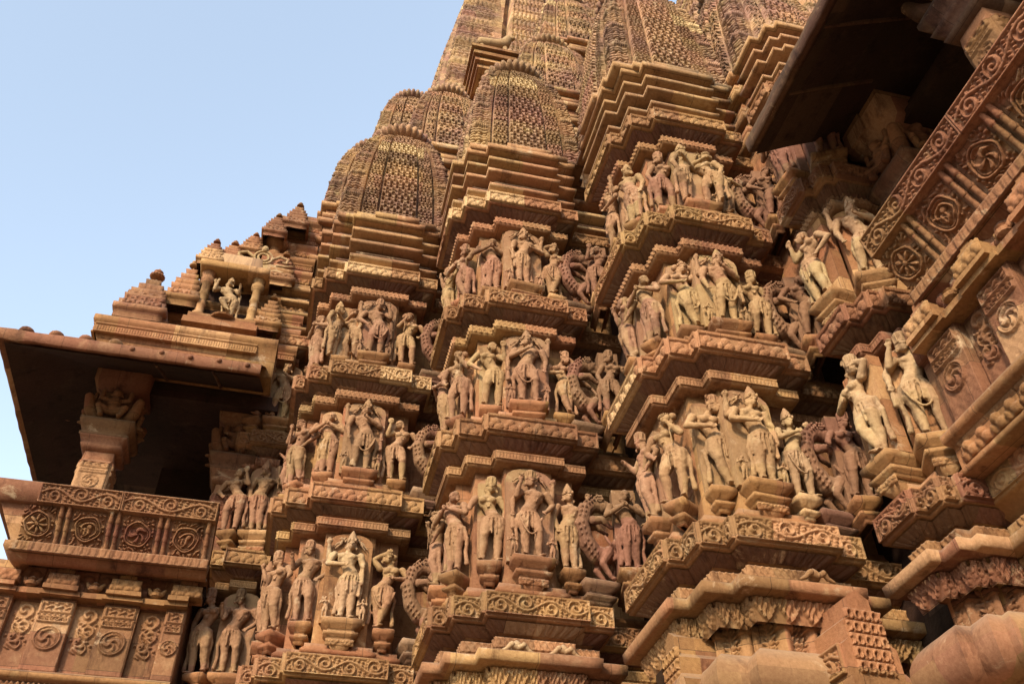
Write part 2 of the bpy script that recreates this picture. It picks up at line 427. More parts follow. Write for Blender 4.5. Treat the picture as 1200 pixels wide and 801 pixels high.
def relief_slope(path, off0, z0, off1, z1, fn, mat, parent, name, res=.008, depth=.008):
    """a carved strip on a surface that leans out from (off0,z0) to (off1,z1) - one mesh"""
    pts = [np.array(p, float) for p in path]; n = len(pts); nr = []
    for i in range(n - 1):
        d = pts[i + 1] - pts[i]; d /= np.linalg.norm(d); nr.append(np.array([d[1], -d[0]]))
    mit = []
    for i in range(n):
        a, b = nr[max(i - 1, 0)], nr[min(i, n - 2)]; mit.append((a + b) / (1 + a @ b))
    Vs = []; Fs = []; c = 0
    for i in range(n - 1):
        nn = nr[i]
        if nn[1] > .3: continue
        a0 = pts[i] + mit[i] * off0; b0 = pts[i + 1] + mit[i + 1] * off0
        a1 = pts[i] + mit[i] * off1; b1 = pts[i + 1] + mit[i + 1] * off1
        L = np.linalg.norm(b1 - a1)
        if L < .05 or (b0 - a0) @ (pts[i + 1] - pts[i]) < 0: continue
        hh = math.hypot(off1 - off0, z1 - z0); nx = max(3, int(L / res)); ny = max(3, int(hh / res))
        t = np.linspace(0, 1, nx)[:, None]; s = np.linspace(0, 1, ny)[None, :]
        H = fn(t * L + 0 * s, s * hh + 0 * t, L, hh) * depth + .003
        A = a0 + (b0 - a0) * t; B = a1 + (b1 - a1) * t
        P = np.zeros((nx, ny, 3)); P[:, :, :2] = A[:, None, :] + (B - A)[:, None, :] * s[..., None]; P[:, :, 2] = z0 + (z1 - z0) * s
        sl = (off1 - off0) / hh; up = (z1 - z0) / hh
        P[:, :, 0] += nn[0] * H * up; P[:, :, 1] += nn[1] * H * up; P[:, :, 2] -= H * sl
        Vs.append(P.reshape(-1, 3)); ii = np.arange(nx - 1)[:, None]; jj = np.arange(ny - 1)[None, :]
        q = (ii * ny + jj).ravel() + c; Fs.append(np.stack([q, q + ny, q + ny + 1, q + 1], 1)); c += nx * ny
    if Vs: return mesh_obj(name, np.concatenate(Vs), np.concatenate(Fs), mat, parent)

def make_bay(label, path, lowest=0, inset=0.20, top=True, lower=True, mats=None):
    bay = thing('wall_buttress', label, 'buttress', (0, 0, 0), group='projecting sculpted bays of the temple wall')
    mw, mb = mats or (M_WALL, M_BAND)
    i = inset
    ztop = 9.16 if top else 8.6
    sweep_obj('wall', path, [(-i, -1.6), (-i, 2.6), (-i, 3.3), (-i, 4.0), (-i, 4.6), (-i, 5.0), (-i, 5.6), (-i, 6.2), (-i, 6.6), (-i, 7.3), (-i, 8.1), (-i, ztop)], mw, bay, seg=.12, jit=.003)
    for k, (z0, z1) in enumerate(BANDS):
        if k < lowest: continue
        b = sweep_obj('carved_band', path, [(-i - .02, z0 - .10), (-.145, z0 - .095), (-.10, z0 - .05), (-.03, z0 - .022), (0, z0 - .018), (0, z1), (-.008, z1 + .004), (-.075, z1 + .014), (-.08, z1 + .045), (-i - .02, z1 + .05)], mb, bay)
        fn = p_heads if k in (1, 3) else p_vine
        band_reliefs(path, 0.0, z0, z1 - .004, fn, mb, b)
        relief_slope(path, -.132, z0 - .088, -.035, z0 - .028, p_lotus, M_UNDER, b, 'petal_moulding')  # darker petals carry the painted shade below the band
        # narrow cap course below the band with its beaded edge
        sweep_obj('cap_course', path, [(-i - .02, z0 - .245), (-.125, z0 - .24), (-.10, z0 - .225), (-.10, z0 - .135), (-.13, z0 - .125), (-i - .02, z0 - .12)], mb, bay)
        band_reliefs(path, -.10, z0 - .22, z0 - .14, p_dent if k in (1,) else p_zig, mb, bay, 'beaded_strip', frame=0, depth=.012, minlen=.10)
        # plinth steps the statues stand over
        if k < 3:
            sweep_obj('plinth_course', path, [(-i - .02, z1 + .06), (-.12, z1 + .065), (-.105, z1 + .09), (-.14, z1 + .13), (-.14, z1 + .16), (-i - .02, z1 + .175)], mw, bay)
    if top:
        sweep_obj('upper_wall', path, [(-i + .004, 8.30), (-i + .004, 8.6), (-i + .004, 9.12)], M_SHADE, bay, seg=.12)  # painted shade behind the cornice ledges
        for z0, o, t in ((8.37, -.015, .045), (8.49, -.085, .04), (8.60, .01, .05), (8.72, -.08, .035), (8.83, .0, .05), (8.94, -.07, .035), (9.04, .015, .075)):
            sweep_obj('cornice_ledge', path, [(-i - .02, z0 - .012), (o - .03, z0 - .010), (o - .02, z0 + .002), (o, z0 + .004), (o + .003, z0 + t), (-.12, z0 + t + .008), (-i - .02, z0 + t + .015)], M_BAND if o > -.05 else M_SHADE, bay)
        band_reliefs(path, -.165, 8.255, 8.33, p_dent, mb, bay, 'beaded_strip', frame=0, depth=.012, minlen=.10)
    if lower and lowest == 0:
        sweep_obj('sloping_ledge', path, [(-i - .02, 2.80), (-.06, 2.815), (.04, 2.826), (.055, 2.832), (.062, 2.905), (.045, 2.915), (-.04, 2.93), (-.10, 2.955), (-.11, 2.99), (-i - .02, 3.0)], mb, bay)
        relief_slope(path, -.075, 2.66, -.045, 2.81, p_fringe, mb, bay, 'leaf_fringe', depth=.03, res=.006)
        sweep_obj('frieze_bed', path, [(-.19, 2.3), (-.19, 2.70), (-.08, 2.78), (-.05, 2.81)], mw, bay)
        band_reliefs(path, -.19, 2.40, 2.70, p_posts, mb, bay, 'pilaster_frieze', frame=0, depth=.07, res=.007, minlen=.1)
        R = .215
        for zc, nm in ((2.29, 'roll_moulding'), (1.78, 'roll_moulding')):
            pr = [(-.2 - .15, zc - R)] + [(-.19 + R * 1.15 * math.cos(a), zc + R * math.sin(a)) for a in np.linspace(-1.4, 1.4, 13)] + [(-.35, zc + R)]
            o = sweep_obj(nm, path, pr, M_ROLL, bay, jit=.002)
            o.data.polygons.foreach_set('use_smooth', np.ones(len(o.data.polygons), dtype=bool)); 
            o.data.set_sharp_from_angle(angle=math.radians(40))
        sweep_obj('foot_moulding', path, [(0.1, -1.6), (0.1, .5), (0, .6), (0, 1.0), (-.1, 1.1), (-.1, 1.3), (0.05, 1.4), (.05, 1.5), (-.3, 1.6)], mw, bay)
    return bay

Z0 = 1.6   # the eye is 1.6 m above the ground; plan heights below are measured from the eye
ROOTS = []

PC = [(3.1, 6.22), (2.45, 6.22), (2.45, 5.40), (2.585, 5.40), (2.585, 5.13), (2.79, 5.13), (2.79, 5.0), (3.58, 5.0), (3.58, 5.10), (3.81, 5.10), (3.81, 5.38), (4.7, 5.38)]
PB = [(1.8, 7.56), (1.02, 7.56), (1.02, 6.77), (1.15, 6.77), (1.15, 6.56), (1.38, 6.56), (1.38, 6.43), (2.21, 6.43), (2.21, 6.51), (2.43, 6.51), (2.43, 6.82), (3.2, 6.82)]
PA = [(.3, 9.05), (-.40, 9.05), (-.40, 8.22), (-.27, 8.22), (-.27, 8.02), (-.04, 8.02), (-.04, 7.86), (.84, 7.86), (.84, 7.94), (1.07, 7.94), (1.07, 8.26), (1.9, 8.26)]
P0 = [(-1.08, 10.6), (-1.08, 9.62), (-.98, 9.62), (-.98, 9.42), (-.84, 9.42), (-.84, 9.33), (-.36, 9.33), (-.36, 9.75), (.2, 9.75)]
PR = [(4.7, 4.86), (3.80, 4.86), (3.80, 4.45), (3.90, 4.45), (3.90, 4.28), (4.0, 4.28), (4.0, 4.22), (4.40, 4.22), (4.40, 3.9)]

make_bay('nearest and rightmost tall buttress of three tiers of statues', PC)
make_bay('middle tall buttress of three statue tiers between its two neighbours', PB)
make_bay('left tall buttress of three statue tiers, set back from the middle one', PA)
make_bay('narrow sculpted corner strip beside the left shaded balcony', P0)
make_bay('sculpted corner bay at far right next to the slanted stone railing', PR, mats=(M_WALL, M_RED))
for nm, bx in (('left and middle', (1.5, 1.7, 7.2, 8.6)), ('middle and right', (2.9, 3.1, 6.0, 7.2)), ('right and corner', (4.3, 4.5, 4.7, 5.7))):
    o = MB().box(*bx, -1.6, 9.16).build('recess_wall', M_DARK); o['label'] = f'plain stone at the back of the dark slot between the {nm} buttresses'; o['category'] = 'wall'  # near-black stone paints the shade at the back of the slot

# ------------------------------------------------------------------ spires
def side_depth(s):
    a = np.abs(s)
    d = np.full_like(a, 0.90)
    d = np.where(a < .62, .85, d); d = np.where(a < .585, .955, d); d = np.where(a < .335, .88, d); d = np.where(a < .305, 1.0, d)
    return d
def spire_body(w, H, res, cell=1.0, curve=.34, amp=.055, seed=0):
    n1 = max(40, int(1.8 * w / res)); s = np.linspace(-.9, .9, n1, endpoint=False)
    marks = np.array([-.62, -.585, -.335, -.305, .305, .335, .585, .62])
    s = np.sort(np.concatenate([s, marks - .004, marks + .004]))
    d = side_depth(s); nz = max(30, int(H / res)); t = np.linspace(0, 1, nz)
    P = []; Nn = []; S = []; D = []
    for q in range(4):
        a = PI / 2 * q; R = np.array([[math.cos(a), -math.sin(a)], [math.sin(a), math.cos(a)]])
        xy = np.stack([s, -d], 1) @ R.T; P.append(xy); Nn.append(np.tile(R @ np.array([0, -1.]), (len(s), 1))); S.append(s); D.append(d)
    P = np.concatenate(P); Nn = np.concatenate(Nn); S = np.concatenate(S); Dd = np.concatenate(D)
    sc = 1 - curve * t ** 1.8 - .14 * t ** 6
    z = t * H
    u = (S * w)[:, None] + 0 * t[None, :]; v = z[None, :] + 0 * S[:, None]
    a = np.abs(S)[:, None] + 0 * t[None, :]
    cw = .098 * cell; ch = .088 * cell
    lat = p_lattice(u, v, cw, ch)
    mid = p_lattice(u + .03, v, cw * .62, ch * .75)
    edge = p_slabs(v=v, u=u, ch=ch * .72, hw=cw * .8)
    ribs = sst(np.sin(v * 2 * PI / (ch * .42)), -.2, .5) * .5
    h = np.where(a < .30, lat, np.where((a > .34) & (a < .58), mid, np.where(a > .62, edge, -.3)))
    h = np.where((a > .60) & (a < .68), ribs, h)
    # every sixth course on the corner strips is a small ribbed cushion
    per = ch * 6.5; c = (v / per) % 1; cush = (a > .68) & (c > .80)
    h = np.where(cush, 1.1 * np.sin((c - .8) / .2 * PI) * (.7 + .3 * np.cos(u * 2 * PI / (cw * .3))), h)
    h += .10 * (np.sin(u * 31 + seed) * np.sin(v * 27 + seed * 2))
    hm = h * amp * (.6 + .4 * cell) * min(1, w / .66 + .3)
    X = P[:, None, 0] * w * sc[None, :] + Nn[:, None, 0] * hm; Y = P[:, None, 1] * w * sc[None, :] + Nn[:, None, 1] * hm
    V = np.stack([X, Y, v], 2).reshape(-1, 3)
    K = len(S); m = nz; i = np.arange(K)[:, None]; j = np.arange(m - 1)[None, :]
    A = (i * m + j).ravel(); B = (((i + 1) % K) * m + j).ravel()
    return V, np.stack([A, B, B + 1, A + 1], 1), sc[-1]
def ribbed_disc(r, h, ribs=30, n=None):
    n = ribs * 6; m = 9; V = []
    th = np.linspace(0, 2 * PI, n, endpoint=False); ph = np.linspace(-PI / 2, PI / 2, m)
    T, Pp = np.meshgrid(th, ph, indexing='ij')
    k = .90 + .13 * np.abs(np.cos(T * ribs / 2)) ** .7
    rr = r * (np.clip(np.cos(Pp), .0005, 1) ** .42 * k); z = h / 2 * np.sin(Pp)
    V = np.stack([rr * np.cos(T), rr * np.sin(T), z], 2).reshape(-1, 3)
    i = np.arange(n)[:, None]; j = np.arange(m - 1)[None, :]
    A = (i * m + j).ravel(); B = (((i + 1) % n) * m + j).ravel()
    return V, np.stack([A, B, B + 1, A + 1], 1)
SQ = lambda w, cx=0, cy=0: [(cx + a * w, cy + b * w) for a, b in
      [(-.9, .9), (-.9, .6), (-.96, .6), (-.96, .31), (-1.03, .31), (-1.03, -.31), (-.96, -.31), (-.96, -.6), (-.9, -.6), (-.9, -.9), (-.6, -.9), (-.6, -.96), (-.31, -.96), (-.31, -1.03), (.31, -1.03), (.31, -.96), (.6, -.96), (.6, -.9), (.9, -.9), (.9, -.6), (.96, -.6), (.96, -.31), (1.03, -.31), (1.03, .31), (.96, .31), (.96, .6), (.9, .6), (.9, .9)]]
def spire(label, cx, cy, z0, w, H, res=.014, low=None, cell=1.0, curve=.34, group='miniature spires clustered around the main tower', ledges=True):
    t = thing('temple_spire', label, 'spire', (cx, cy, z0), group=group)
    V, F, s1 = spire_body(w, H, res, cell, curve, seed=cx * 3)
    mesh_obj('spire_body', V, F, M_SPIRE, t)
    k = max(.6, min(cell, 2.0))
    if low is not None:
        L = low - z0
        sweep_obj('tower_base', SQ(w * .97), [(0, L), (0, -.5 * k), (0, -.02)], M_WALL, t, closed=True, seg=.2)
        zz = -.14 * k; n = 0
        while zz > L + .1 and n < (7 if ledges else 0):
            o = (.07, .03, .08, .02, .06, .04, .09)[n] * k
            sweep_obj('cornice_ledge', SQ(w), [(-.08 * k, zz - .03 * k), (o - .03, zz - .03 * k), (o, zz), (o, zz + .06 * k), (-.08 * k, zz + .085 * k)], M_BAND, t, closed=True, seg=.15)
            zz -= (.22, .17, .26, .15, .24, .2, .2)[n] * k; n += 1
    else:
        sweep_obj('cornice_ledge', SQ(w), [(-.08, -.10), (.03, -.09), (.04, -.06), (.04, -.01), (-.08, .01)], M_BAND, t, closed=True, seg=.15)
    r = w * s1
    MB().lathe((0, 0, 0), [(r * .75, H - .05), (r * .7, H + .12 * w), (r * .6, H + .16 * w)], 24).build('neck', M_SPIRE, t)
    V, F = ribbed_disc(r * 1.22, .30 * w)
    V = V + np.array([0, 0, H + .24 * w]); d = mesh_obj('ribbed_crown_disc', V, F, M_SPIRE, t, smooth=True)
    q = H + .38 * w
    MB().lathe((0, 0, 0), [(r * .5, q), (r * .62, q + .05 * w), (r * .3, q + .1 * w), (r * .22, q + .14 * w), (r * .42, q + .24 * w), (r * .4, q + .32 * w), (r * .15, q + .4 * w), (r * .18, q + .45 * w), (.01, q + .55 * w)], 20).build('pot_finial', M_SPIRE, t, smooth=True)
    return t

spire('honeycomb carved spire crowning the left tall buttress', .49, 8.66, 9.20, .78, 2.25, .009, cell=.85)
spire('honeycomb carved spire crowning the middle tall buttress', 1.87, 7.22, 9.20, .74, 2.25, .0085, cell=.85)
spire('honeycomb carved spire crowning the nearest right-hand buttress', 3.18, 5.80, 9.20, .74, 2.45, .008, cell=.85)
spire('small spire peeping out behind the left buttress spire at its upper left', .16, 10.25, 11.3, .74, 1.9, .014, low=7.0)
spire('spire with a ribbed disc between and behind the left and middle buttress spires', 1.22, 9.35, 12.0, .70, 1.95, .014, low=8.0)
spire('far spire at the skyline above the left buttress spire', .72, 10.6, 13.5, .70, 2.0, .016, low=8.0)
spire('spire with dark ledge directly above the middle buttress spire', 3.02, 9.1, 13.7, .78, 2.1, .016, low=8.0)
spire('upper spire standing high between the middle and right buttress spires', 3.75, 9.75, 16.6, .82, 2.3, .018, low=12.0)
spire('spire behind the nearest right-hand buttress spire', 4.55, 7.75, 12.4, .72, 2.2, .015, low=7.0)
spire('corner spire at upper right above the shaded balcony roof', 4.8, 5.7, 9.7, .80, 2.8, .014, low=6.0)
spire('great main tower rising to the top edge of the picture', 5.0, 14.6, 13.0, 4.15, 17.5, .04, low=-1.6, cell=2.0, curve=.50, group=None, ledges=True)
spire('high spire leaning against the main tower at the top edge of the picture', 5.3, 9.9, 17.2, .95, 2.6, .02, low=12.0)
spire('spire tucked behind the upper right corner spire', 6.3, 7.6, 13.2, 1.1, 2.4, .018, low=9.0)
spire('large flanking spire at the top right edge behind the balcony roof', 9.9, 10.6, 8.0, 3.6, 18.0, .04, low=-1.6, cell=2.0, curve=.38, group=None)
spire('spire between the nearest spire and the main tower', 4.55, 9.0, 14.6, .80, 2.2, .017, low=9.0)

# small ledge pavilion with a stone lion on the flank of the main tower
t = thing('ledge_pavilion', 'small projecting ledge with stone animal high on the main tower flank', 'ledge', (2.25, 10.30, 17.35))
for k, (w_, z_) in enumerate(((.50, .0), (.45, -.13), (.40, -.26))):
    MB().box(-w_, w_, -.4 + .07 * k, .6, z_ - .045, z_ + .045, .008).build('ledge_slab', M_WALL, t)
MB().box(-.34, .34, -.16, .6, -.44, -.31, .01).build('bracket_block', M_WALL, t)
MB().xf(lambda v: v).chain([(-.3, 0, .22), (.0, 0, .26), (.2, -.02, .32), (.28, -.05, .5)], [.13, .12, .13, .10]).cap((.28, -.05, .52), (.38, -.1, .5), .09, .05).cap((-.3, 0, .2), (-.3, 0, .05), .08, .05).cap((.2, 0, .25), (.24, 0, .05), .07, .05).xf(lambda v: v * .95 + np.array([0, -.3, .06])).build('crouching_animal', M_FIG[2], t, smooth=True)

# ------------------------------------------------------------------ carved figures
RND = random.Random(5)
def voxel(mb, vs=.0078, smooth=1):
    me = bpy.data.meshes.new('tmp'); me.from_pydata([tuple(v) for v in np.concatenate(mb.v)], [], mb.f)
    o = bpy.data.objects.new('tmp', me); COL.objects.link(o)
    r = o.modifiers.new('r', 'REMESH'); r.mode = 'VOXEL'; r.voxel_size = vs; r.use_smooth_shade = True
    if smooth:
        s = o.modifiers.new('s', 'SMOOTH'); s.iterations = smooth; s.factor = .5
    dg = bpy.context.evaluated_depsgraph_get()
    out = bpy.data.meshes.new_from_object(o.evaluated_get(dg))
    bpy.data.objects.remove(o); bpy.data.meshes.remove(me)
    n = len(out.vertices); co_ = np.empty(n * 3, np.float32); out.vertices.foreach_get('co', co_); co_ = co_.reshape(-1, 3)
    s1 = np.random.default_rng(n).uniform(0, 9, 6)
    for f_, a_ in ((23., .0022), (61., .0016), (120., .0010)):      # centuries of wear
        d_ = np.stack([np.sin(co_[:, 1] * f_ + s1[0]) * np.sin(co_[:, 2] * f_ * 1.3 + s1[1]), np.sin(co_[:, 0] * f_ + s1[2]) * np.sin(co_[:, 2] * f_ * .9 + s1[3]), np.sin(co_[:, 0] * f_ * 1.1 + s1[4]) * np.sin(co_[:, 1] * f_ + s1[5])], 1)
        co_ += d_ * a_
    out.vertices.foreach_set('co', co_.ravel()); out.update()
    out.polygons.foreach_set('use_smooth', np.ones(len(out.polygons), dtype=bool))
    return out

ARM = {
 'stub': ((.18, .0, .66), (.185, -.03, .615)),
 'down': ((.185, .02, .63), (.165, -.02, .49)), 'hip': ((.215, .03, .65), (.12, -.04, .53)),
 'chest': ((.195, -.03, .64), (.045, -.105, .70)), 'raise': ((.195, -.03, .69), (.165, -.08, .83)),
 'head': ((.205, .0, .865), (.07, -.03, .955)), 'out': ((.20, -.03, .66), (.205, -.10, .73)),
 'belly': ((.205, -.02, .635), (.05, -.10, .60)), 'fan': ((.19, -.05, .66), (.11, -.10, .78)),
 'br': ((.205, .04, .72), (.215, .0, .88)), 'bd': ((.215, .04, .67), (.225, .02, .54)),
 'hold': ((.18, -.05, .65), (-.10, -.08, .71)), 'shoul': ((.20, -.03, .80), (-.02, -.06, .84)),
}
def hand(mb, e, h, s):
    e = np.array(e); h = np.array(h); d = h - e; d /= np.linalg.norm(d)
    sd = np.cross(d, [0, 1., 0]); n_ = np.linalg.norm(sd); sd = sd / n_ if n_ > .1 else np.array([1., 0, 0])
    p = h + d * .022
    mb.cap(h, p + d * .012, .017, .021, 8)
    for k, (o_, l_) in enumerate(((-.018, .030), (-.006, .036), (.006, .034), (.018, .026))):
        a = p + d * .022 + sd * o_; b = a + d * l_ * .6; c = b + d * l_ * .3 + np.array([0, -.014, 0])
        mb.cap(a, b, .0075, .007, 6); mb.cap(b, c, .007, .006, 6)
    a = p + sd * -.020 * s; mb.cap(a, a + d * .018 + sd * -.012 * s, .008, .007, 6)
def figure(sex='f', sway=.03, loop=False, arms=('hip', 'raise'), back=None, lean=.0, turn=0.0, leg='bent', item=None, garland=True, head_turn=0.0):
    mb = MB(); f = sex == 'f'
    hx = sway; P = np.array([hx, 0, .50]); C = np.array([-sway * .6 + lean * .5, .005, .70]); Nk = np.array([-sway * .3 + lean, 0, .80]); Hd = np.array([lean * 1.4 + sway * .35, -.018, .885])
    hipw = .108 if f else .092; wst = .060 if f else .070; sh = .125 if f else .145
    mb.ell(P + [0, .005, -.005], (hipw, .078, .075)); mb.ell(P + [0, .02, -.03], (hipw * .9, .075, .06))
    mb.cap(P + [0, 0, .03], (P + C) / 2 + [0, 0, -.005], wst * 1.2, wst, 14); mb.cap((P + C) / 2, C, wst, wst * 1.15, 14)
    mb.ell(C + [0, 0, .012], (sh * .74, .066, .088)); mb.ell(C + [0, .0, .055], (sh * .85, .055, .042))
    if f:
        for s in (-1, 1): mb.ell(C + [s * .046, -.052, .018], (.041, .038, .040))
    else:
        for s in (-1, 1): mb.ell(C + [s * .045, -.045, .03], (.05, .028, .035))
    mb.ell(P + [0, -.058, .03], (.05, .03, .04))
    mb.cap(C + [0, 0, .07], Nk + [0, -.005, .03], .04, .033, 12)
    # head with features
    hr = np.array(Matrix.Rotation(head_turn, 3, 'Z'))
    def h_(x, y, z): return Hd + hr @ np.array([x, y, z])
    mb.ell(h_(0, .006, .008), (.051, .058, .060)); mb.ell(h_(0, -.014, -.022), (.040, .043, .042)); mb.ell(h_(0, -.035, -.052), (.018, .016, .014))
    mb.cap(h_(0, -.052, .010), h_(0, -.070, -.014), .007, .0115, 8)
    mb.ell(h_(0, -.056, -.034), (.019, .008, .0055)); mb.ell(h_(0, -.054, -.043), (.014, .008, .006))
    for s in (-1, 1):
        mb.ell(h_(s * .020, -.050, .006), (.013, .008, .0065)); mb.cap(h_(s * .008, -.054, .020), h_(s * .034, -.044, .018), .005, .004, 6)
        mb.ell(h_(s * .052, .004, -.002), (.010, .016, .024)); mb.torus(h_(s * .058, .0, -.034), .014, .008, n=10)
        mb.ell(h_(s * .058, -.004, -.05), (.012, .014, .014))
    # legs
    for s in (-1, 1):
        hip = P + np.array([s * hipw * .52, 0, -.03]); weight = (s > 0) == (sway > 0)
        if weight or leg == 'straight':
            kn = np.array([hip[0] * .85 + s * .004, -.008, .275]); an = np.array([hip[0] * .55 + s * .02 , .01, .045])
        elif leg == 'cross':
            kn = np.array([hip[0] * .5 + s * .0, -.06, .285]); an = np.array([-s * .05 + sway * .5, -.03, .05])
        elif leg == 'lift':
            kn = np.array([s * .15 + hx, -.09, .40]); an = np.array([s * .02 + hx, -.05, .20])
        else:
            kn = np.array([hip[0] + s * .045, -.05, .285]); an = np.array([hip[0] + s * .055, .0, .045])
        mb.chain([hip, (hip + kn) / 2 + [s * .004, 0, 0], kn], [.074 if f else .068, .065, .046], 12)
        mb.ell(kn + [0, -.012, 0], (.038, .036, .040))
        mb.chain([kn, (kn * .65 + an * .35) + [0, .012, 0], an], [.043, .047, .028], 12)
        d = np.array([s * .35, -.9, 0]); d /= np.linalg.norm(d)
        zf = an[2] - .027
        mb.cap(an + [0, .012, -.02], an + d * .055 + [0, 0, -.030], .024, .019, 8)
        for k in range(4): q = an + d * .065 + np.array([(k - 1.5) * .011, 0, -.033]); mb.cap(q, q + d * .022, .009, .007, 6)
        mb.torus(an + [0, 0, .008], .027, .0065, n=12); mb.torus(an + [0, 0, .022], .027, .005, n=12)
        # cloth folds clinging above the knee
        for q in (.10, .30): mb.torus(hip * (1 - q) + kn * q, .062 - q * .03, .005, n=14)
    # arms
    def arm(s, key, big=1.0, off=0):
        S = C + np.array([s * sh, .0, .065]) + np.array([0, off, 0]); e, h = ARM[key]
        k = C[0]
        E = np.array([s * e[0] + k, e[1], e[2]]); H = np.array([s * h[0] + k, h[1], h[2]])
        mb.ell(S, (.036, .036, .036)); mb.chain([S, (S + E) / 2, E], [.041, .038, .031]); mb.chain([E, (E * .6 + H * .4), H], [.031, .030, .021])
        mb.torus((S * .55 + E * .45), .030, .006, n=12); mb.torus(H * .9 + E * .1, .018, .005, n=10)
        if key != 'stub': hand(mb, E, H, s)
        return E, H
    for s, k in ((-1, arms[0]), (1, arms[1])):
        E, H = arm(s, k)
        if item == 'lotus' and k in ('raise', 'fan', 'out'):
            mb.ell(H + [0, -.01, .06], (.032, .028, .034)); mb.cap(H, H + [s * .01, 0, -.25], .008, .007, 6)
        if item == 'mirror' and k in ('raise', 'fan', 'out'): mb.ell(H + [0, -.02, .06], (.042, .014, .048))
        if item == 'club' and k in ('down', 'bd'): mb.chain([H + [0, -.01, .03], H + [0, -.01, -.22]], [.012, .018])
    if back:
        for s, k in ((-1, back[0]), (1, back[1])):
            E, H = arm(s, k, off=.03)
            if k == 'br': mb.ell(H + [0, -.005, .045], (.036, .016, .038)); mb.torus(H + [0, 0, .045], .03, .008, n=12)
            else: mb.chain([H + [0, 0, .02], H + [0, 0, -.2]], [.012, .026])
    # ornaments
    mb.torus(C + [0, -.008, .068], .052, .007, .05, .010); mb.torus(C + [0, -.022, .030], .062, .006, .055, .03)
    for t in np.linspace(0, 1, 9):
        mb.ell(C + [(.05 - .10 * t) * (1 if f else .8), -.066 - .012 * math.sin(t * PI), .05 - .13 * math.sin(t * PI)], (.008, .007, .008), n=6, m=4)
    for k, r in ((0, .098), (1, .104)): mb.torus(P + [0, .004, .012 - .022 * k], hipw * 1.0, .0085, .080, n=22)
    for x in (-.055, -.02, .02, .055):
        L_ = .10 if abs(x) > .03 else .17
        mb.cap(P + [x, -.078, -.02], P + [x * 1.15, -.066, -.02 - L_], .007, .009, 6)
    if garland:
        for s in (-1, 1):
            for t in np.linspace(0, 1, 9):
                mb.ell(P + [s * (.015 + .075 * t), -.075 + .012 * t, -.05 - .075 * math.sin(t * PI)], (.009, .008, .009), n=6, m=4)
        # long sashes falling beside the legs
        for s in (-1, 1):
            q = [P + [s * .10, .01, -.01], P + [s * .135, .02, -.14], P + [s * .115, .03, -.28], P + [s * .13, .03, -.42]]
            mb.chain(q, [.022, .020, .020, .026], 8)
        q = [] if not loop else [np.array([x, -.062 - .02 * (1 - (x / .12) ** 2), .225 + 15 * x * x]) for x in np.linspace(-.12, .12, 9)]
        if q: mb.chain([p + [hx * .8, 0, 0] for p in q], [.010] * 9, 8)
    mb.head = Hd; mb.hr = hr
    if turn:
        R = np.array(Matrix.Rotation(turn, 3, 'Z')); mb.v = [v @ R.T for v in mb.v]; mb.head = R @ Hd
    return mb
def headdress(kind, c, seed=0):
    mb = MB()
    if kind == 'crown':
        mb.lathe(c, [(.055, .02), (.062, .028), (.056, .045), (.060, .055), (.050, .075), (.053, .083), (.042, .105), (.044, .112), (.030, .135), (.031, .142), (.015, .160), (.018, .170), (.004, .185)], 16)
        for s in (-1, 0, 1): mb.ell(np.array(c) + [s * .035, -.052, .045], (.014, .010, .022), n=8, m=5)
    elif kind == 'bun':
        mb.ell(np.array(c) + [0, .01, .03], (.055, .058, .045)); mb.ell(np.array(c) + [.062, .02, .035], (.042, .040, .040)); mb.torus(np.array(c) + [0, 0, .032], .054, .008, n=20)
        for k in range(7): a = -2.6 + k * .35; mb.ell(np.array(c) + [.054 * math.cos(a), .058 * math.sin(a), .045], (.011, .009, .014), n=6, m=4)
    elif kind == 'tall':
        mb.lathe(c, [(.056, .018), (.060, .03), (.052, .05), (.050, .09), (.058, .11), (.050, .13), (.02, .15)], 14)
        for k in range(8): a = k * PI / 4; mb.cap(np.array(c) + [.05 * math.cos(a), .05 * math.sin(a), .04], np.array(c) + [.052 * math.cos(a), .052 * math.sin(a), .11], .010, .010, 6)
    else:
        mb.ell(np.array(c) + [0, .008, .025], (.056, .060, .05)); mb.ell(np.array(c) + [0, .03, .07], (.036, .036, .034)); mb.torus(np.array(c) + [0, .03, .05], .034, .008, n=14)
    return mb

KINDS = {
 'god':    dict(loop=True, sex='m', sway=.025, arms=('down', 'chest'), back=('br', 'bd'), leg='bent', hd='crown'),
 'god2':   dict(loop=True, sex='m', sway=-.04, arms=('raise', 'hip'), back=('bd', 'br'), leg='bent', hd='tall'),
 'god3':   dict(sex='m', sway=.035, arms=('belly', 'down'), back=('br', 'stub'), leg='straight', hd='crown', item='club'),
 'lady':   dict(sex='f', sway=.045, arms=('hip', 'fan'), leg='bent', hd='bun', item='lotus'),
 'lady2':  dict(loop=True, sex='f', sway=-.045, arms=('head', 'belly'), leg='cross', hd='bun'),
 'lady3':  dict(sex='f', sway=.04, arms=('stub', 'down'), leg='bent', hd='tall'),
 'lady4':  dict(sex='f', sway=-.05, arms=('raise', 'hip'), leg='bent', hd='knot', item='mirror', head_turn=-.6),
 'lady5':  dict(sex='f', sway=.055, arms=('belly', 'head'), leg='cross', hd='tall', head_turn=.5, lean=.03),
 'man':    dict(sex='m', sway=-.03, arms=('down', 'raise'), leg='straight', hd='crown', item='lotus'),
 'man2':   dict(sex='m', sway=.03, arms=('chest', 'chest'), leg='straight', hd='knot'),
 'man3':   dict(sex='m', sway=-.04, arms=('out', 'hip'), leg='bent', hd='tall', head_turn=.4),
}
def make_kind(k):
    d = dict(KINDS[k]); hd = d.pop('hd'); mb = figure(**d)
    return voxel(mb), headdress(hd, mb.head), hd
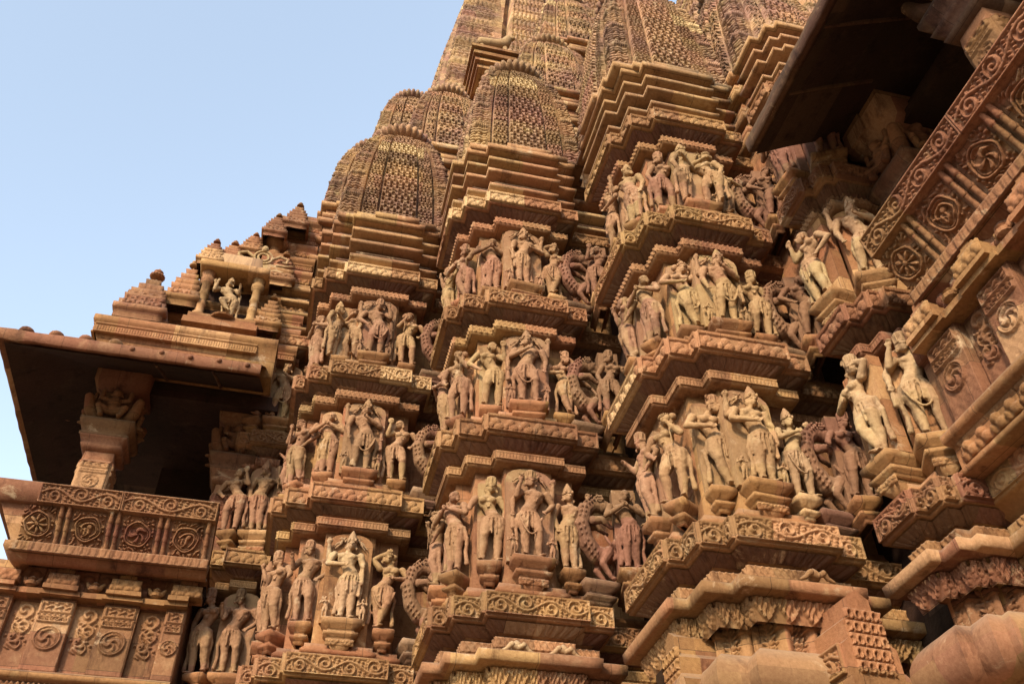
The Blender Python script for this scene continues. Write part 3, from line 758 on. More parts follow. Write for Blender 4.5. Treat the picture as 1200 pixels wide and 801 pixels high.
def couple(flip=False, wide=.13, turn=.6):
    a = figure(sex='m', sway=-.04, arms=('down', 'hold'), turn=turn, leg='straight', head_turn=.5); b = figure(sex='f', sway=.045, arms=('shoul', 'down'), turn=-turn, leg='bent', head_turn=-.5)
    m = MB(); m.merge(a, 1.0, 0, (-wide, .02, 0)); m.merge(b, .93, 0, (wide, -.01, 0))
    h = [MB().merge(headdress('crown', a.head), 1, 0, (-wide, .02, 0)), MB().merge(headdress('bun', b.head), .93, 0, (wide, -.01, 0))]
    return voxel(m), h, 'couple'
def slab_mb(w, h, round_=True):
    mb = MB(); n = 9
    P = []; top = [(w / 2 * math.cos(a), h - w * .28 + w * .28 * math.sin(a)) for a in np.linspace(0, PI, n)] if round_ else [(w / 2, h), (-w / 2, h)]
    out = [(-w / 2 * .97, -.02), (w / 2 * .97, -.02)] + top
    m = len(out); V = [(x, .055, z) for x, z in out] + [(x, .16, z) for x, z in out]
    F = [tuple(range(m)), tuple(range(2 * m - 1, m - 1, -1))] + [(i, i + m, (i + 1) % m + m, (i + 1) % m) for i in range(m)]
    mb.add(V, F); return mb
def pedestal_parts(t, w, d, mat, rich=True, k=0):
    """moulded console the figure stands on; local z=0 is its top"""
    p = [(-w / 2, d + .25), (-w / 2, -d * .5), (w / 2, -d * .5), (w / 2, d + .25)]
    sweep_obj('pedestal', p, [(-.07, -.20), (-.05, -.19), (-.05, -.16), (-.02, -.15), (-.015, -.125), (-.05, -.11), (-.05, -.085), (.005, -.06), (.012, -.015), (.0, .0), (-.10, .002)], mat, t, seg=.06, jit=.003)
    if rich:
        relief('carved_boss', (-w / 2 + .045, -d * .5 + .045, -.245), (1, 0, 0), (0, 0, 1), w - .09, .055, p_fringe, mat, t, .008, depth=.018)
        sweep_obj('boss_block', [(a * (.8), b) for a, b in p], [(-.09, -.30), (-.05, -.25), (-.05, -.19)], mat, t, seg=.1)

LIB = {k: make_kind(k) for k in KINDS}
LIB['couple'] = couple(); LIB['couple2'] = couple(wide=.105, turn=.9)
ATT = voxel(figure(sex='m', sway=.03, arms=('chest', 'raise'), garland=False), .014, 1)

WORDS = {
 'god': 'four-armed crowned man, hand at chest', 'god2': 'four-armed man with tall hair', 'god3': 'four-armed crowned man with club',
 'lady': 'woman raising a lotus', 'lady2': 'woman with arm over her head', 'lady3': 'woman with one forearm broken off',
 'lady4': 'woman lifting a mirror', 'lady5': 'leaning woman, arm raised', 'man': 'crowned man raising a lotus', 'man2': 'man with joined hands',
 'man3': 'man with outstretched hand', 'couple': 'embracing couple', 'couple2': 'close embracing couple',
}
def statue(kind, x, y, z, face=0.0, scale=.82, mat=0, ped=.20, slab=None, mirror=False, where='', attendants=False, group=None):
    me, hd, _ = LIB[kind]
    t = thing('statue', f'{WORDS[kind]}, {where}', 'statue', (x, y, z), face, group or 'carved stone figures on the temple wall')
    f = bpy.data.objects.new('carved_figure', me if True else None); COL.objects.link(f); f.parent = t
    s = scale; s = scale * RND.uniform(.97, 1.03); wx = RND.uniform(.98, 1.08); t.rotation_euler.z += RND.uniform(-.12, .12); f.scale = (s * wx, s * 1.05, s)
    if not me.materials: me.materials.append(M_FIG[0])
    f.material_slots[0].link = 'OBJECT'; f.material_slots[0].material = M_FIG[mat]
    hs_ = [q.build('headdress', M_FIG[mat], t, smooth=True) for q in (hd if isinstance(hd, list) else [hd])]
    for h in hs_: h.scale = (s * wx, s * 1.05, s)
    if mirror:
        for o in [f] + hs_: o.scale = (-s * wx, s * 1.05, s)
    if slab:
        sl = slab_mb(*slab).build('backing_slab', M_FIG[mat] if mat != 2 else M_WALL, t)
        if attendants:
            for q in (-1, 1):
                a = bpy.data.objects.new('attendant_figure', ATT); COL.objects.link(a); a.parent = t
                a.location = (q * slab[0] * .40, .01, .0); a.scale = (.27 * s,) * 3
                if not ATT.materials: ATT.materials.append(M_FIG[0])
                a.material_slots[0].link = 'OBJECT'; a.material_slots[0].material = M_FIG[mat]
                a = bpy.data.objects.new('flying_figure', ATT); COL.objects.link(a); a.parent = t
                a.location = (q * slab[0] * .36, .03, slab[1] * .80); a.scale = (.20 * s,) * 3; a.rotation_euler = (0, -q * .7, 0)
                a.material_slots[0].link = 'OBJECT'; a.material_slots[0].material = M_FIG[mat]
    pedestal_parts(t, ped, .10, M_WALL if mat != 2 else M_BAND, rich=ped > .24)
    return t

TIER = ['lowest', 'middle', 'top']
def bay_statues(bay, x, yf, tiers, steps):
    """x = (x0,x1,x2,x3,x4) plan corners, yf = front line"""
    x0, x1, x2, x3, x4 = x
    for k in tiers:
        z = FEET[k]; P = steps[k]; w = f'{TIER[k]} tier, {bay}'
        cx = (x2 + .2 + x3 - .2) / 2
        statue(P[0][0], cx, yf + .10, z, 0, .83, P[0][1], .34, (.42, .90), P[0][2], f'centre, {w}', True)
        statue(P[1][0], (x1 + x2) / 2 + .2, yf + .13 + .12, z, -.12, .82, P[1][1], .19, (.21, .84), P[1][2], f'left of centre, {w}')
        statue(P[2][0], (x3 + x4) / 2 - .17, yf + .08 + .10, z - .03, .05, .79, P[2][1], .18, None, P[2][2], f'right end, {w}')
        statue(P[3][0], x0 + .17, yf + .34 + .12, z - .02, -.85, .82, P[3][1], .17, None, P[3][2], f'left corner, {w}')
        if len(P) > 4 and P[4]: statue(P[4][0], x0 + .09, yf + .34 + .42, z - .02, -PI / 2, .82, P[4][1], .18, (.2, .80, False), P[4][2], f'far left side, {w}')
bay_statues('nearest right buttress', (2.45, 2.585, 2.79, 3.58, 3.81), 5.0, (0, 1, 2), [
    [('god3', 0, 0), ('lady5', 0, 0), ('god', 2, 1), ('lady', 0, 0), ('man3', 1, 0)],
    [('god', 0, 0), ('lady2', 0, 1), ('lady3', 0, 0), ('man2', 1, 0), ('lady4', 1, 0)],
    [('couple', 0, 0), ('lady3', 1, 1), ('lady5', 0, 1), ('man', 0, 1), ('lady2', 0, 0)]])
bay_statues('middle buttress', (1.02, 1.15, 1.38, 2.21, 2.43), 6.43, (0, 1, 2), [
    [('god2', 1, 0), ('lady3', 0, 0), ('man', 0, 0), ('man2', 1, 0), ('lady', 1, 1)],
    [('god', 1, 1), ('lady4', 0, 1), ('lady5', 0, 0), ('lady', 1, 0), ('man2', 1, 0)],
    [('god3', 0, 1), ('man2', 1, 0), ('lady2', 0, 0), ('lady5', 1, 0), ('lady4', 0, 0)]])
bay_statues('left buttress', (-.40, -.27, -.04, .84, 1.07), 7.86, (0, 1, 2), [
    [('god3', 2, 0), ('man3', 1, 0), ('lady2', 0, 0), ('lady3', 1, 1), ('man', 1, 0)],
    [('god', 1, 0), ('man2', 0, 0), ('lady4', 0, 0), ('lady', 1, 1), ('man3', 1, 0)],
    [('god2', 1, 1), ('couple2', 0, 0), ('lady', 0, 1), ('man2', 1, 1), None]])
for k, (a, b, m) in enumerate((('man3', 'lady3', 1), ('man', 'lady4', 1), ('god', 'lady2', 0))):
    w = f'{TIER[k]} tier, strip beside left balcony'
    statue(a, -.58, 9.40, FEET[k], -.1, .88, m, .34, (.38, .9), False, 'centre, ' + w)
    statue(b, -.88, 9.46, FEET[k], -.5, .86, 1, .2, None, True, 'left side, ' + w)
for k, (a, b, m, sc) in enumerate((('lady5', 'god2', 2, .90), ('lady4', 'god', 2, .86), ('man2', 'lady', 3, .8))):
    w = f'{TIER[k]} tier, bay beside slanted railing'
    statue(a, 3.83, 4.66, FEET[k], -PI / 2 + .1, sc, m, .30, (.34, .86, False), False, 'left face, ' + w)
    statue(b, 4.08, 4.30, FEET[k], -.5, sc, m, .30, (.30, .84), False, 'front, ' + w)

# figures standing deep in the shaded recesses
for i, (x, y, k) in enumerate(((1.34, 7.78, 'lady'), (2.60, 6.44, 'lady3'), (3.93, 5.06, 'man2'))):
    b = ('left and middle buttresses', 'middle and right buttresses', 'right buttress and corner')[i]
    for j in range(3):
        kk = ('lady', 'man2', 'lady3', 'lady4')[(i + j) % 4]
        statue(kk, x, y, FEET[j] - .06, -.2, .76, 3, .2, (.2, .8, False), bool(j % 2), f'{TIER[j]} recess between {b}')  # darkest figure stone paints in the shade of the recess

def vyala_mesh(flip=False):
    mb = MB()
    sp = [(.16, .0, .30), (-.02, .01, .30), (-.15, .0, .42), (-.19, .0, .60), (-.13, .0, .77), (-.02, -.01, .85), (.08, -.02, .85)]
    mb.chain(sp, [.080, .100, .098, .096, .088, .078, .068], 14)
    for q in range(16):
        t_ = q / 15 * 4.99 + 1; i_ = int(t_); f_ = t_ - i_; i2 = min(i_ + 1, 6); c_ = np.array(sp[i_]) * (1 - f_) + np.array(sp[i2]) * f_; d_ = np.array(sp[i2]) - np.array(sp[i_]) if i2 > i_ else np.array([1., 0, 0]); d_ /= np.linalg.norm(d_); n_ = np.array([-d_[2], 0, d_[0]]) ; n_ = n_ if n_ @ (c_ - np.array([.1, 0, .55])) > 0 else -n_
        mb.ell(c_ + n_ * .078 + [0, -.02, 0], (.020, .05, .020), n=8, m=5); mb.ell(c_ + n_ * .03 + [0, -.095, 0], (.018, .014, .018), n=8, m=5); mb.ell(c_ + n_ * .075 + [0, -.07, 0], (.016, .02, .016), n=8, m=5)
    H = np.array([.12, -.03, .84]); mb.ell(H, (.085, .075, .072)); mb.chain([H + [.02, 0, -.01], H + [.11, -.01, -.03]], [.060, .040]); mb.chain([H + [.02, 0, -.05], H + [.09, -.01, -.085]], [.035, .022])
    for s in (-1, 1): mb.cap(H + [-.02, s * .05, .05], H + [-.05, s * .06, .10], .022, .008, 8); mb.ell(H + [.045, s * .055, .02], (.018, .014, .016)); mb.cap(H + [.0, s * .03, .06], H + [-.1, s * .03, .13], .016, .006, 6)
    for t in range(9):
        a = sp[3 + t // 3]; mb.ell(np.array(a) + [-.09 + .02 * (t % 3), 0, .03 * (t % 3)], (.035, .05, .03), n=8, m=5)
    for s in (-1, 1):
        mb.chain([(-.06, s * .06, .64), (.06, s * .08, .66), (.17, s * .07, .60)], [.050, .038, .024]); mb.ell((.20, s * .07, .59), (.035, .028, .022))
        mb.chain([(.12, s * .06, .30), (.02, s * .08, .17), (.13, s * .07, .05)], [.075, .042, .026]); mb.ell((.17, s * .07, .03), (.045, .028, .022))
    mb.chain([(.2, .03, .30), (.27, .05, .22), (.24, .06, .10), (.28, .06, .04)], [.03, .022, .02, .026])
    # small crouching rider underneath the fore paws
    mb.ell((.20, -.05, .30), (.055, .05, .075)); mb.ell((.23, -.06, .42), (.036, .038, .042)); mb.chain([(.20, -.07, .25), (.28, -.10, .27), (.28, -.08, .16)], [.04, .03, .022]); mb.chain([(.20, -.09, .35), (.13, -.12, .38), (.08, -.10, .46)], [.024, .02, .016])
    return voxel(mb, .008, 1)
VY = vyala_mesh()
for i, (x, y, nm) in enumerate(((1.10, 8.02, 'left and middle buttresses'), (2.37, 6.60, 'middle and right buttresses'), (3.76, 5.22, 'right buttress and the corner bay'))):
    for j in range(3):
        t = thing('lion_beast_statue', f'rearing horned lion beast, {TIER[j]} tier recess between the {nm}', 'statue', (x, y, FEET[j] - .12), .1, 'rearing lion beasts in the wall recesses')
        a = bpy.data.objects.new('carved_beast', VY); COL.objects.link(a); a.parent = t; a.scale = (.64, .8, .86)
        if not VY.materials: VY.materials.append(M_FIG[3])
        a.material_slots[0].link = 'OBJECT'; a.material_slots[0].material = M_FIG[3]  # beast takes the darker stone that stands in for recess shade
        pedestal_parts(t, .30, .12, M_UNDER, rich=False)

# ------------------------------------------------------------------ balconies
class Fr:
    """local frame of a wall front: s along the wall (to the viewer's right), o outward, z up"""
    def __init__(f, O, U): f.O = np.array(O, float); f.U = np.array(U, float); f.N = np.array([U[1], -U[0]], float)
    def p(f, s, o, z=None):
        q = f.O + f.U * s + f.N * o
        return (q[0], q[1]) if z is None else (q[0], q[1], z)
    def box(f, mb, s0, s1, o0, o1, z0, z1, j=.004, lean=0.0):
        V = [];
        for z in (z0, z1):
            for o in (o0, o1):
                for s in (s0, s1): V.append(f.p(s, o + (lean if z == z1 else 0), z))
        V = np.array(V) + rng.uniform(-j, j, (8, 3))
        return mb.add(V, [(0, 1, 3, 2), (4, 6, 7, 5), (0, 4, 5, 1), (2, 3, 7, 6), (0, 2, 6, 4), (1, 5, 7, 3)])
    def rel(f, name, s0, o, z0, w, h, fn, mat, par, lean=0.0, **k):
        L = math.hypot(h, lean); W = np.array([f.N[0] * lean, f.N[1] * lean, h]) / L
        return relief(name, f.p(s0, o, z0), (f.U[0], f.U[1], 0), W, w, L, fn, mat, par, **k)

def balcony(side, O, U, L, rail_s0, rail_s1, wrap, lab, pil0, wall_out=0.0, left=True, rail_o=(.40, .65)):
    F = Fr(O, U); dz = 0.0
    # --- wall below with tall carved panels
    wl = thing('balcony_wall', f'panelled stone wall with tall carved pilasters under the {lab}', 'wall', (0, 0, 0))
    b = MB(); F.box(b, wrap or -.05, L, -1.2, 0, -1.6 if left else 3.4, 4.62, 0); b.build('wall_core', M_RED, wl)
    zp = 3.58 if left else 3.68
    s = pil0; k = 0; pw, rw = .325, .26
    while s < L - .05:
        if s + pw > (wrap or 0):
            s0 = max(s, wrap or 0); q = MB(); F.box(q, s0, min(s + pw, L), -.05, .075, zp, 4.30); o = q.build('pilaster', M_RED, wl)
            F.rel('carved_panel', s0 + .005, .075, zp + .005, min(s + pw, L) - s0 - .01, 4.29 - zp, p_panel_tall('a'), M_RED, o, depth=.026, res=.0065)
            q = MB(); F.box(q, s0 - .025, min(s + pw + .025, L), .0, .17, 4.305, 4.345); F.box(q, s0, min(s + pw, L), .0, .21, 4.345, 4.39)
            for j, (ww, zz) in enumerate(((.30, 4.39), (.24, 4.45), (.16, 4.51), (.08, 4.56))):
                c = s0 + pw / 2; F.box(q, c - ww / 2, c + ww / 2, .02, .19 - .01 * j, zz, zz + .058)
            o = q.build('stepped_pediment', M_WALL, wl)
            F.rel('carved_knots', s0 + .02, .195, 4.392, pw - .04, .115, p_heads, M_WALL, o, depth=.02, res=.009)
        r0 = s + pw
        if r0 > -.2 and r0 + rw < L:
            F.rel('scroll_panel', r0 + .004, .0, zp + .005, rw - .008, 4.29 - zp, p_panel_tall('b'), M_RED, wl, depth=.024, res=.0065)
            q = MB(); F.box(q, r0, r0 + rw, .0, .15, 4.305, 4.36); c = r0 + rw / 2
            q.lathe(F.p(c, .13, 4.40), [(.02, -.03), (.055, -.01), (.06, .02), (.03, .04), (.045, .055), (.01, .085)], 12)
            for a in (-1, 1): q.chain([F.p(c, .12, 4.39), F.p(c + a * .05, .13, 4.42), F.p(c + a * .08, .12, 4.47)], [.022, .026, .014], 8)
            q.build('pot_ornament', M_WALL, wl)
        s += pw + rw; k += 1
    path = [F.p(-.05, 0), F.p(L, 0)] if not wrap else [F.p(wrap, -1.6), F.p(wrap, 0), F.p(L, 0)]
    sweep_obj('wall_ledge', path, [(-.1, 3.36), (.05, 3.365), (.06, 3.40), (.02, 3.43), (.02, zp - .085), (.08, zp - .07), (.10, zp - .05), (.10, zp - .005), (-.1, zp)], M_WALL, wl)
    sweep_obj('ceiling_course', path, [(-.1, 4.31), (.05, 4.32), (.055, 4.56), (.06, 4.67), (-.1, 4.68)], M_RED, wl)
    for i in range(int((L - (wrap or 0)) / .6)):
        F.rel('bracket_strip', (wrap or 0) + .6 * i + .003, .022, 3.44, .594, zp - .09 - 3.44, p_heads, M_WALL, wl, depth=.035, res=.009)
    for i in range(int((L - (wrap or 0)) / .5)):
        F.rel('knotwork_strip', (wrap or 0) + .5 * i + .003, .062, 4.40, .494, .20, p_heads, M_RED, wl, depth=.04, res=.009)
    # --- slanted railing
    rl = thing('balcony_railing', f'outward slanting carved stone seat back railing of the {lab}', 'railing', (0, 0, 0))
    o0, o1 = rail_o
    rp = ([F.p(rail_s0, -1.5), F.p(rail_s0, 0), F.p(rail_s1, 0)] if wrap else [F.p(rail_s0, 0), F.p(rail_s1, 0)])
    lean = o1 - o0; zb, zt = 4.72, 5.03
    sweep_obj('railing_slab', rp, [(-.2, 4.64), (o0 - .20, 4.62), (o0 - .13, 4.54), (o0 - .07, 4.54), (o0 - .02, 4.59), (o0 + .03, 4.64), (o0 + .03, 4.70), (o0 - .01, zb), (o1 - .06, zt), (o1 - .06, 5.20), (o1 - .16, 5.22), (o0 - .14, 4.74), (-.2, 4.72)], M_RED, rl, seg=.1)
    sweep_obj('seat_slab', rp, [(-1.0, 4.60), (o0 - .12, 4.62), (o0 - .12, 4.72), (-1.0, 4.74)], M_RED, rl, seg=.2)
    if wrap is not None: rail_s0 = rail_s0 - o0 + .03
    LL = rail_s1 - rail_s0
    F.rel('fringe_strip', rail_s0 + .0, o0 + .03, 4.60, LL, .10, lambda u, v, w, h: np.maximum(p_dent(u, v, w, h) * .8, p_lotus(u, v, w, h)), M_RED, rl, res=.008, depth=.014)
    cp = sweep_obj('coping_band', rp, [(o1 - .10, 5.03), (o1 - .015, 5.035), (o1 + .035, 5.235), (o1 + .02, 5.25), (o1 - .16, 5.25), (o1 - .18, 5.21)], M_RED, rl)
    n = max(1, round(LL / 1.2))
    for i in range(n):
        F.rel('carved_panel', rail_s0 + .15 * (wrap is not None and i == 0) + LL / n * i, o1 - .012, 5.04, LL / n - .004 - .15 * (wrap is not None and i == 0), .19, framed(p_vine, .014), M_RED, cp, lean=.05, depth=.022, res=.006)
    # medallion panels alternating with pairs of small columns
    P_ = .47; m = int(LL / P_); s = rail_s0 + (.04 if wrap is not None else .0)
    lean2 = lean - .05
    i = 0
    while s + .05 < rail_s1:
        w = min(.30, rail_s1 - s - .005)
        if w > .12:
            F.rel('medallion_panel', s, o0 - .01 + .002, zb + .004, w, zt - zb - .008, lambda u, v, w_, h_, i=i: p_medal(u + .006 * np.sin(v * 40 + i * 5), v + .006 * np.sin(u * 37 + i * 3), w_, h_, 2 + (i * 7) % 4, 16 + 7 * ((i * 5) % 3), i * 1.7, kind=(1, 2, 0, 2, 0, 1, 2)[i % 7]), M_RED, rl, lean=lean2, depth=.03, res=.0055)
        for j in range(2):
            c = s + .30 + .05 + .07 * j
            if c > rail_s1 - .02: continue
            q = MB(); zz = np.linspace(0, 1, 9)
            for a, b2 in zip(zz[:-1], zz[1:]):
                A = F.p(c, o0 + .015 + lean2 * a, zb + (zt - zb) * a); B = F.p(c, o0 + .015 + lean2 * b2, zb + (zt - zb) * b2)
                q.cap(A, B, .022 if int(a * 8) % 3 else .028, .022, 8)
            q.build('small_column', M_RED, rl, smooth=True)
        s += P_; i += 1
    return F, wl, rl

FL, wlL, rlL = balcony('left', (-3.1, 9.3), (1, 0), 2.03, .65, 2.16, 0.12, 'shaded balcony at left', .08, rail_o=(.38, .60))
FRt, wlR, rlR = balcony('right', (4.10, 4.17), (0, -1), 4.8, .26, 4.8, None, 'shaded balcony at upper right', .10, left=False, rail_o=(.13, .36))

# carved base under the right balcony, running on toward the viewer
base = thing('moulded_plinth', 'band, leaf fringe and big stone roll mouldings at the lower right corner', 'plinth', (0, 0, 0))
RB_ = [(4.22, 4.3), (4.22, -.6)]
sweep_obj('wall', RB_, [(-.2, -1.6), (-.2, 1.0), (-.2, 3.4)], M_WALL, base)
z0, z1 = BANDS[0]
b = sweep_obj('carved_band', RB_, [(-.22, z0 - .10), (-.145, z0 - .095), (-.10, z0 - .05), (-.03, z0 - .022), (0, z0 - .018), (0, z1), (-.02, z1 + .012), (-.22, z1 + .05)], M_BAND, base)
def band_rel_simple(path, off, z0, z1, fn, mat, parent, name, y0, y1, depth=.016, frame=.012, n=4):
    x = path[0][0] - off
    for i in range(n):
        a = y0 + (y1 - y0) * i / n; L = abs(y1 - y0) / n
        relief(name, (x, a, z0), (0, -1, 0), (0, 0, 1), L - .006, z1 - z0, framed(fn, frame) if frame else fn, mat, parent, .007, depth=depth)
band_rel_simple(RB_, 0, z0, z1 - .004, p_vine, M_BAND, b, 'carved_panel', 4.2, .6)
sweep_obj('cap_course', RB_, [(-.22, 2.965), (-.125, 2.97), (-.10, 2.985), (-.10, 3.075), (-.13, 3.085), (-.22, 3.09)], M_BAND, base)
band_rel_simple(RB_, -.10, 2.99, 3.07, p_zig, M_BAND, base, 'beaded_strip', 4.2, .6, .012, 0)
sweep_obj('sloping_ledge', RB_, [(-.22, 2.80), (-.06, 2.815), (.04, 2.826), (.055, 2.832), (.062, 2.905), (.045, 2.915), (-.04, 2.93), (-.10, 2.955), (-.11, 2.99), (-.22, 3.0)], M_BAND, base)
relief_slope([(4.22, 4.3), (4.22, .6)], -.075, 2.66, -.045, 2.81, p_fringe, M_BAND, base, 'leaf_fringe', depth=.02)
band_rel_simple(RB_, -.195, 2.40, 2.70, p_posts, M_WALL, base, 'pilaster_frieze', 4.2, .6, .07, 0)
for zc in (2.29, 1.78, 1.2):
    pr = [(-.35, zc - .19)] + [(-.21 + .21 * math.cos(a), zc + .19 * math.sin(a)) for a in np.linspace(-1.4, 1.4, 13)] + [(-.35, zc + .19)]
    o = sweep_obj('roll_moulding', RB_, pr, M_ROLL, base, jit=.002); o.data.polygons.foreach_set('use_smooth', np.ones(len(o.data.polygons), dtype=bool))
# bigger steps of the rolls where the corner bay pushes out are part of the bay itself

# --- roofs (sloping stone eaves) and shaded rooms
def eave(label, path, zin, zout, out, inner, mat=M_RED):
    t = thing('stone_eave', label, 'eave', (0, 0, 0))
    sweep_obj('eave_slab', path, [(-inner, zin), (0, zin), (out * .55, (zin + zout) / 2 - .03), (out - .02, zout), (out, zout + .01), (out + .012, zout + .13), (out - .05, zout + .17), (out * .5, (zin + zout) / 2 + .26), (0, zin + .34), (-inner, zin + .34)], mat, t, seg=.10, jit=.011)
    sweep_obj('soot_shade_soffit', path, [(-inner, zin - .012), (0, zin - .012), (out * .55, (zin + zout) / 2 - .042), (out - .07, zout - .004)], M_DARK, t, seg=.12, jit=.0)  # near-black sheet paints the eave's deep shade along with soot
    pts = path[-2:]; a_, b_ = np.array(pts[0]), np.array(pts[1]); d_ = (b_ - a_) / np.linalg.norm(b_ - a_); n_ = np.array([d_[1], -d_[0]]); L_ = np.linalg.norm(b_ - a_)
    for k in range(1, int(L_ / .62) + 1):
        q0 = a_ + d_ * .62 * k; A = q0; B = q0 + n_ * (out - .10)
        m = MB().chain([(A[0], A[1], zin - .01), (q0[0] + n_[0] * out * .55, q0[1] + n_[1] * out * .55, (zin + zout) / 2 - .042), (B[0], B[1], zout + .02)], [.022, .02, .015], 6)
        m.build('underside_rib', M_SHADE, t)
    return t
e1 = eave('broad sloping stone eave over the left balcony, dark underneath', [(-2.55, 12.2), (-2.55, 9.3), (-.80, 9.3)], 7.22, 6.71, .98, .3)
for i, s in enumerate(np.linspace(-3.4, -.95, 9)):
    kn = MB().ell((s, 8.31, 6.80 + .01 * (i % 2)), (.03, .03, .03)) if i > 3 else MB().ell((s + .1, 8.42, 6.90), (.085, .10, .06))
    kn.build('edge_knob', M_RED, e1, smooth=True)
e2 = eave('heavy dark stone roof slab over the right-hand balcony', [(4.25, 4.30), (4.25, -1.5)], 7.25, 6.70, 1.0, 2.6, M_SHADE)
e2b = MB().box(4.3, 7, 4.02, 4.30, 7.0, 7.6, .0).build('roof_end', M_RED, e2)
for nm, bx in (('left', (-3.0, -.9, 9.9, 12.5)),):
    pass
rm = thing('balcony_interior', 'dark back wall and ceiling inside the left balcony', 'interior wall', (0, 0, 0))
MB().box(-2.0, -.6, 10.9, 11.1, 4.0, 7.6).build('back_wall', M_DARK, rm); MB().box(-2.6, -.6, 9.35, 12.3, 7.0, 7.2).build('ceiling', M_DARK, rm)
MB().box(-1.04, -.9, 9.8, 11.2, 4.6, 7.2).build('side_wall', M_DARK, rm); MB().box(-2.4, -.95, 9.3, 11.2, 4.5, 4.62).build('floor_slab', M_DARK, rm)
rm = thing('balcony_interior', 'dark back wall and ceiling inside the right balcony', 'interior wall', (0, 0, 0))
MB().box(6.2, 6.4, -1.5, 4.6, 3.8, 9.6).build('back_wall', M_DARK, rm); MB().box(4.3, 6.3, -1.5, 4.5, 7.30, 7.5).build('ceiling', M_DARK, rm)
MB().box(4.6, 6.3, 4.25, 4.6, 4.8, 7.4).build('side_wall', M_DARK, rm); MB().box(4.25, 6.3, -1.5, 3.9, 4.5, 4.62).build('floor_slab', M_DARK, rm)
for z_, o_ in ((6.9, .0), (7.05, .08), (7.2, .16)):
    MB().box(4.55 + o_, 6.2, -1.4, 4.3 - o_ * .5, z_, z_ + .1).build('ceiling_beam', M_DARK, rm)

def pillar(label, x, y, z0, w, rz=0.0, fig=True, mat=M_RED, cap=None):
    cap = cap or mat
    t = thing('balcony_pillar', label, 'pillar', (x, y, z0), rz, 'carved pillars of the balconies')
    sq = lambda a: [(-a, a), (-a, -a), (a, -a), (a, a)]
    sweep_obj('shaft', sq(w), [(.03, 0), (.03, .08), (0, .10), (-.01, 1.0), (-.02, 1.12)], mat, t, closed=True)
    for q in range(4):
        a = q * PI / 2; U = (math.cos(a), math.sin(a), 0); O = np.array([math.sin(a), -math.cos(a), 0]) * (w + .001) - np.array(U) * (w - .02)
        relief('carved_panel', (O[0], O[1], .50), U, (0, 0, 1), 2 * w - .04, .48, p_panel_tall('a'), mat, t, .008, depth=.02)
    sweep_obj('capital', sq(w), [(-.02, 1.10), (.03, 1.12), (.05, 1.16), (.02, 1.20), (.07, 1.24), (.09, 1.28), (.05, 1.32), (.10, 1.37), (.12, 1.42), (.12, 1.47), (.0, 1.48)], cap, t, closed=True)
    m = MB()
    for q in range(4):
        a = q * PI / 2 + PI / 4; d = np.array([math.cos(a), math.sin(a), 0]); c = np.array([0, 0, 1.5])
        m.chain([c + d * w, c + d * (w + .16) + [0, 0, .10], c + d * (w + .22) + [0, 0, .24]], [.07, .07, .05])
    m.box(-w, w, -w, w, 1.46, 1.62)
    m.build('bracket', cap, t, smooth=True)
    if fig:
        for q in (0, 1, 3):
            a = bpy.data.objects.new('bracket_dwarf', DW); COL.objects.link(a); a.parent = t; ang = q * PI / 2
            a.location = (math.sin(ang) * (w + .06), -math.cos(ang) * (w + .06), 1.48); a.rotation_euler.z = ang; a.scale = (.42,) * 3
            if not DW.materials: DW.materials.append(mat)
    sweep_obj('top_block', sq(w), [(-.01, 1.60), (-.01, 1.9), (.12, 2.0), (.14, 2.5)], cap, t, closed=True)
    return t
def dwarf():
    m = MB(); m.ell((0, 0, .38), (.20, .17, .20)); m.ell((0, -.02, .62), (.18, .14, .14)); m.ell((0, -.06, .86), (.13, .13, .14)); m.ell((0, -.18, .85), (.03, .04, .03)); m.ell((0, .02, .95), (.14, .13, .09))
    for s in (-1, 1):
        m.chain([(s * .17, 0, .66), (s * .36, -.03, .70), (s * .36, -.02, .95)], [.075, .065, .06]); m.chain([(s * .12, -.05, .28), (s * .34, -.18, .34), (s * .22, -.12, .06)], [.11, .09, .06]); m.ell((s * .24, -.2, .04), (.07, .12, .045))
        m.torus((s * .14, -.04, .80), .03, .02, n=10)
    m.torus((0, -.02, .52), .17, .022, .15, n=18)
    return voxel(m, .022, 1)
DW = dwarf()
pillar('square carved pillar with dwarf brackets in the left balcony', -2.38, 9.40, 4.95, .17)
pillar('dim pillar against the inner side of the left balcony opening', -1.0, 9.75, 4.95, .15)
pillar('squat pillar end standing behind the railing at top right', 4.14, 2.50, 4.95, .15, fig=False, cap=M_SHADE)
pillar('dark half pillar with brackets at the inner end of the right balcony', 4.62, 4.05, 4.95, .17)

# ------------------------------------------------------------------ stepped roof of the hall at left
rf = thing('stepped_roof', 'stepped stone roof with niches and turrets above the left balcony', 'roof', (0, 0, 0))
def lpath(x, y, x1=-.72): return [(x, 13.0), (x, y), (x1, y)]
sweep_obj('roof_core', lpath(-2.6, 9.25), [(0, 7.2), (0, 7.8)], M_WALL, rf)
c = sweep_obj('cornice', lpath(-2.74, 9.0), [(-.3, 7.18), (0.0, 7.22), (.02, 7.40), (.05, 7.46), (.09, 7.63), (.12, 7.65), (.12, 7.725), (.11, 7.74), (-.3, 7.76)], M_WALL, rf)
band_reliefs(lpath(-2.74, 9.0, -.95), .085, 7.48, 7.62, p_dent, M_WALL, c, 'beaded_strip', frame=0, depth=.02, minlen=.3)
band_reliefs(lpath(-2.4, 8.93, -.98), .0, 7.24, 7.36, p_heads, M_WALL, c, 'carved_panel', frame=.01, depth=.025, minlen=.3, res=.009)
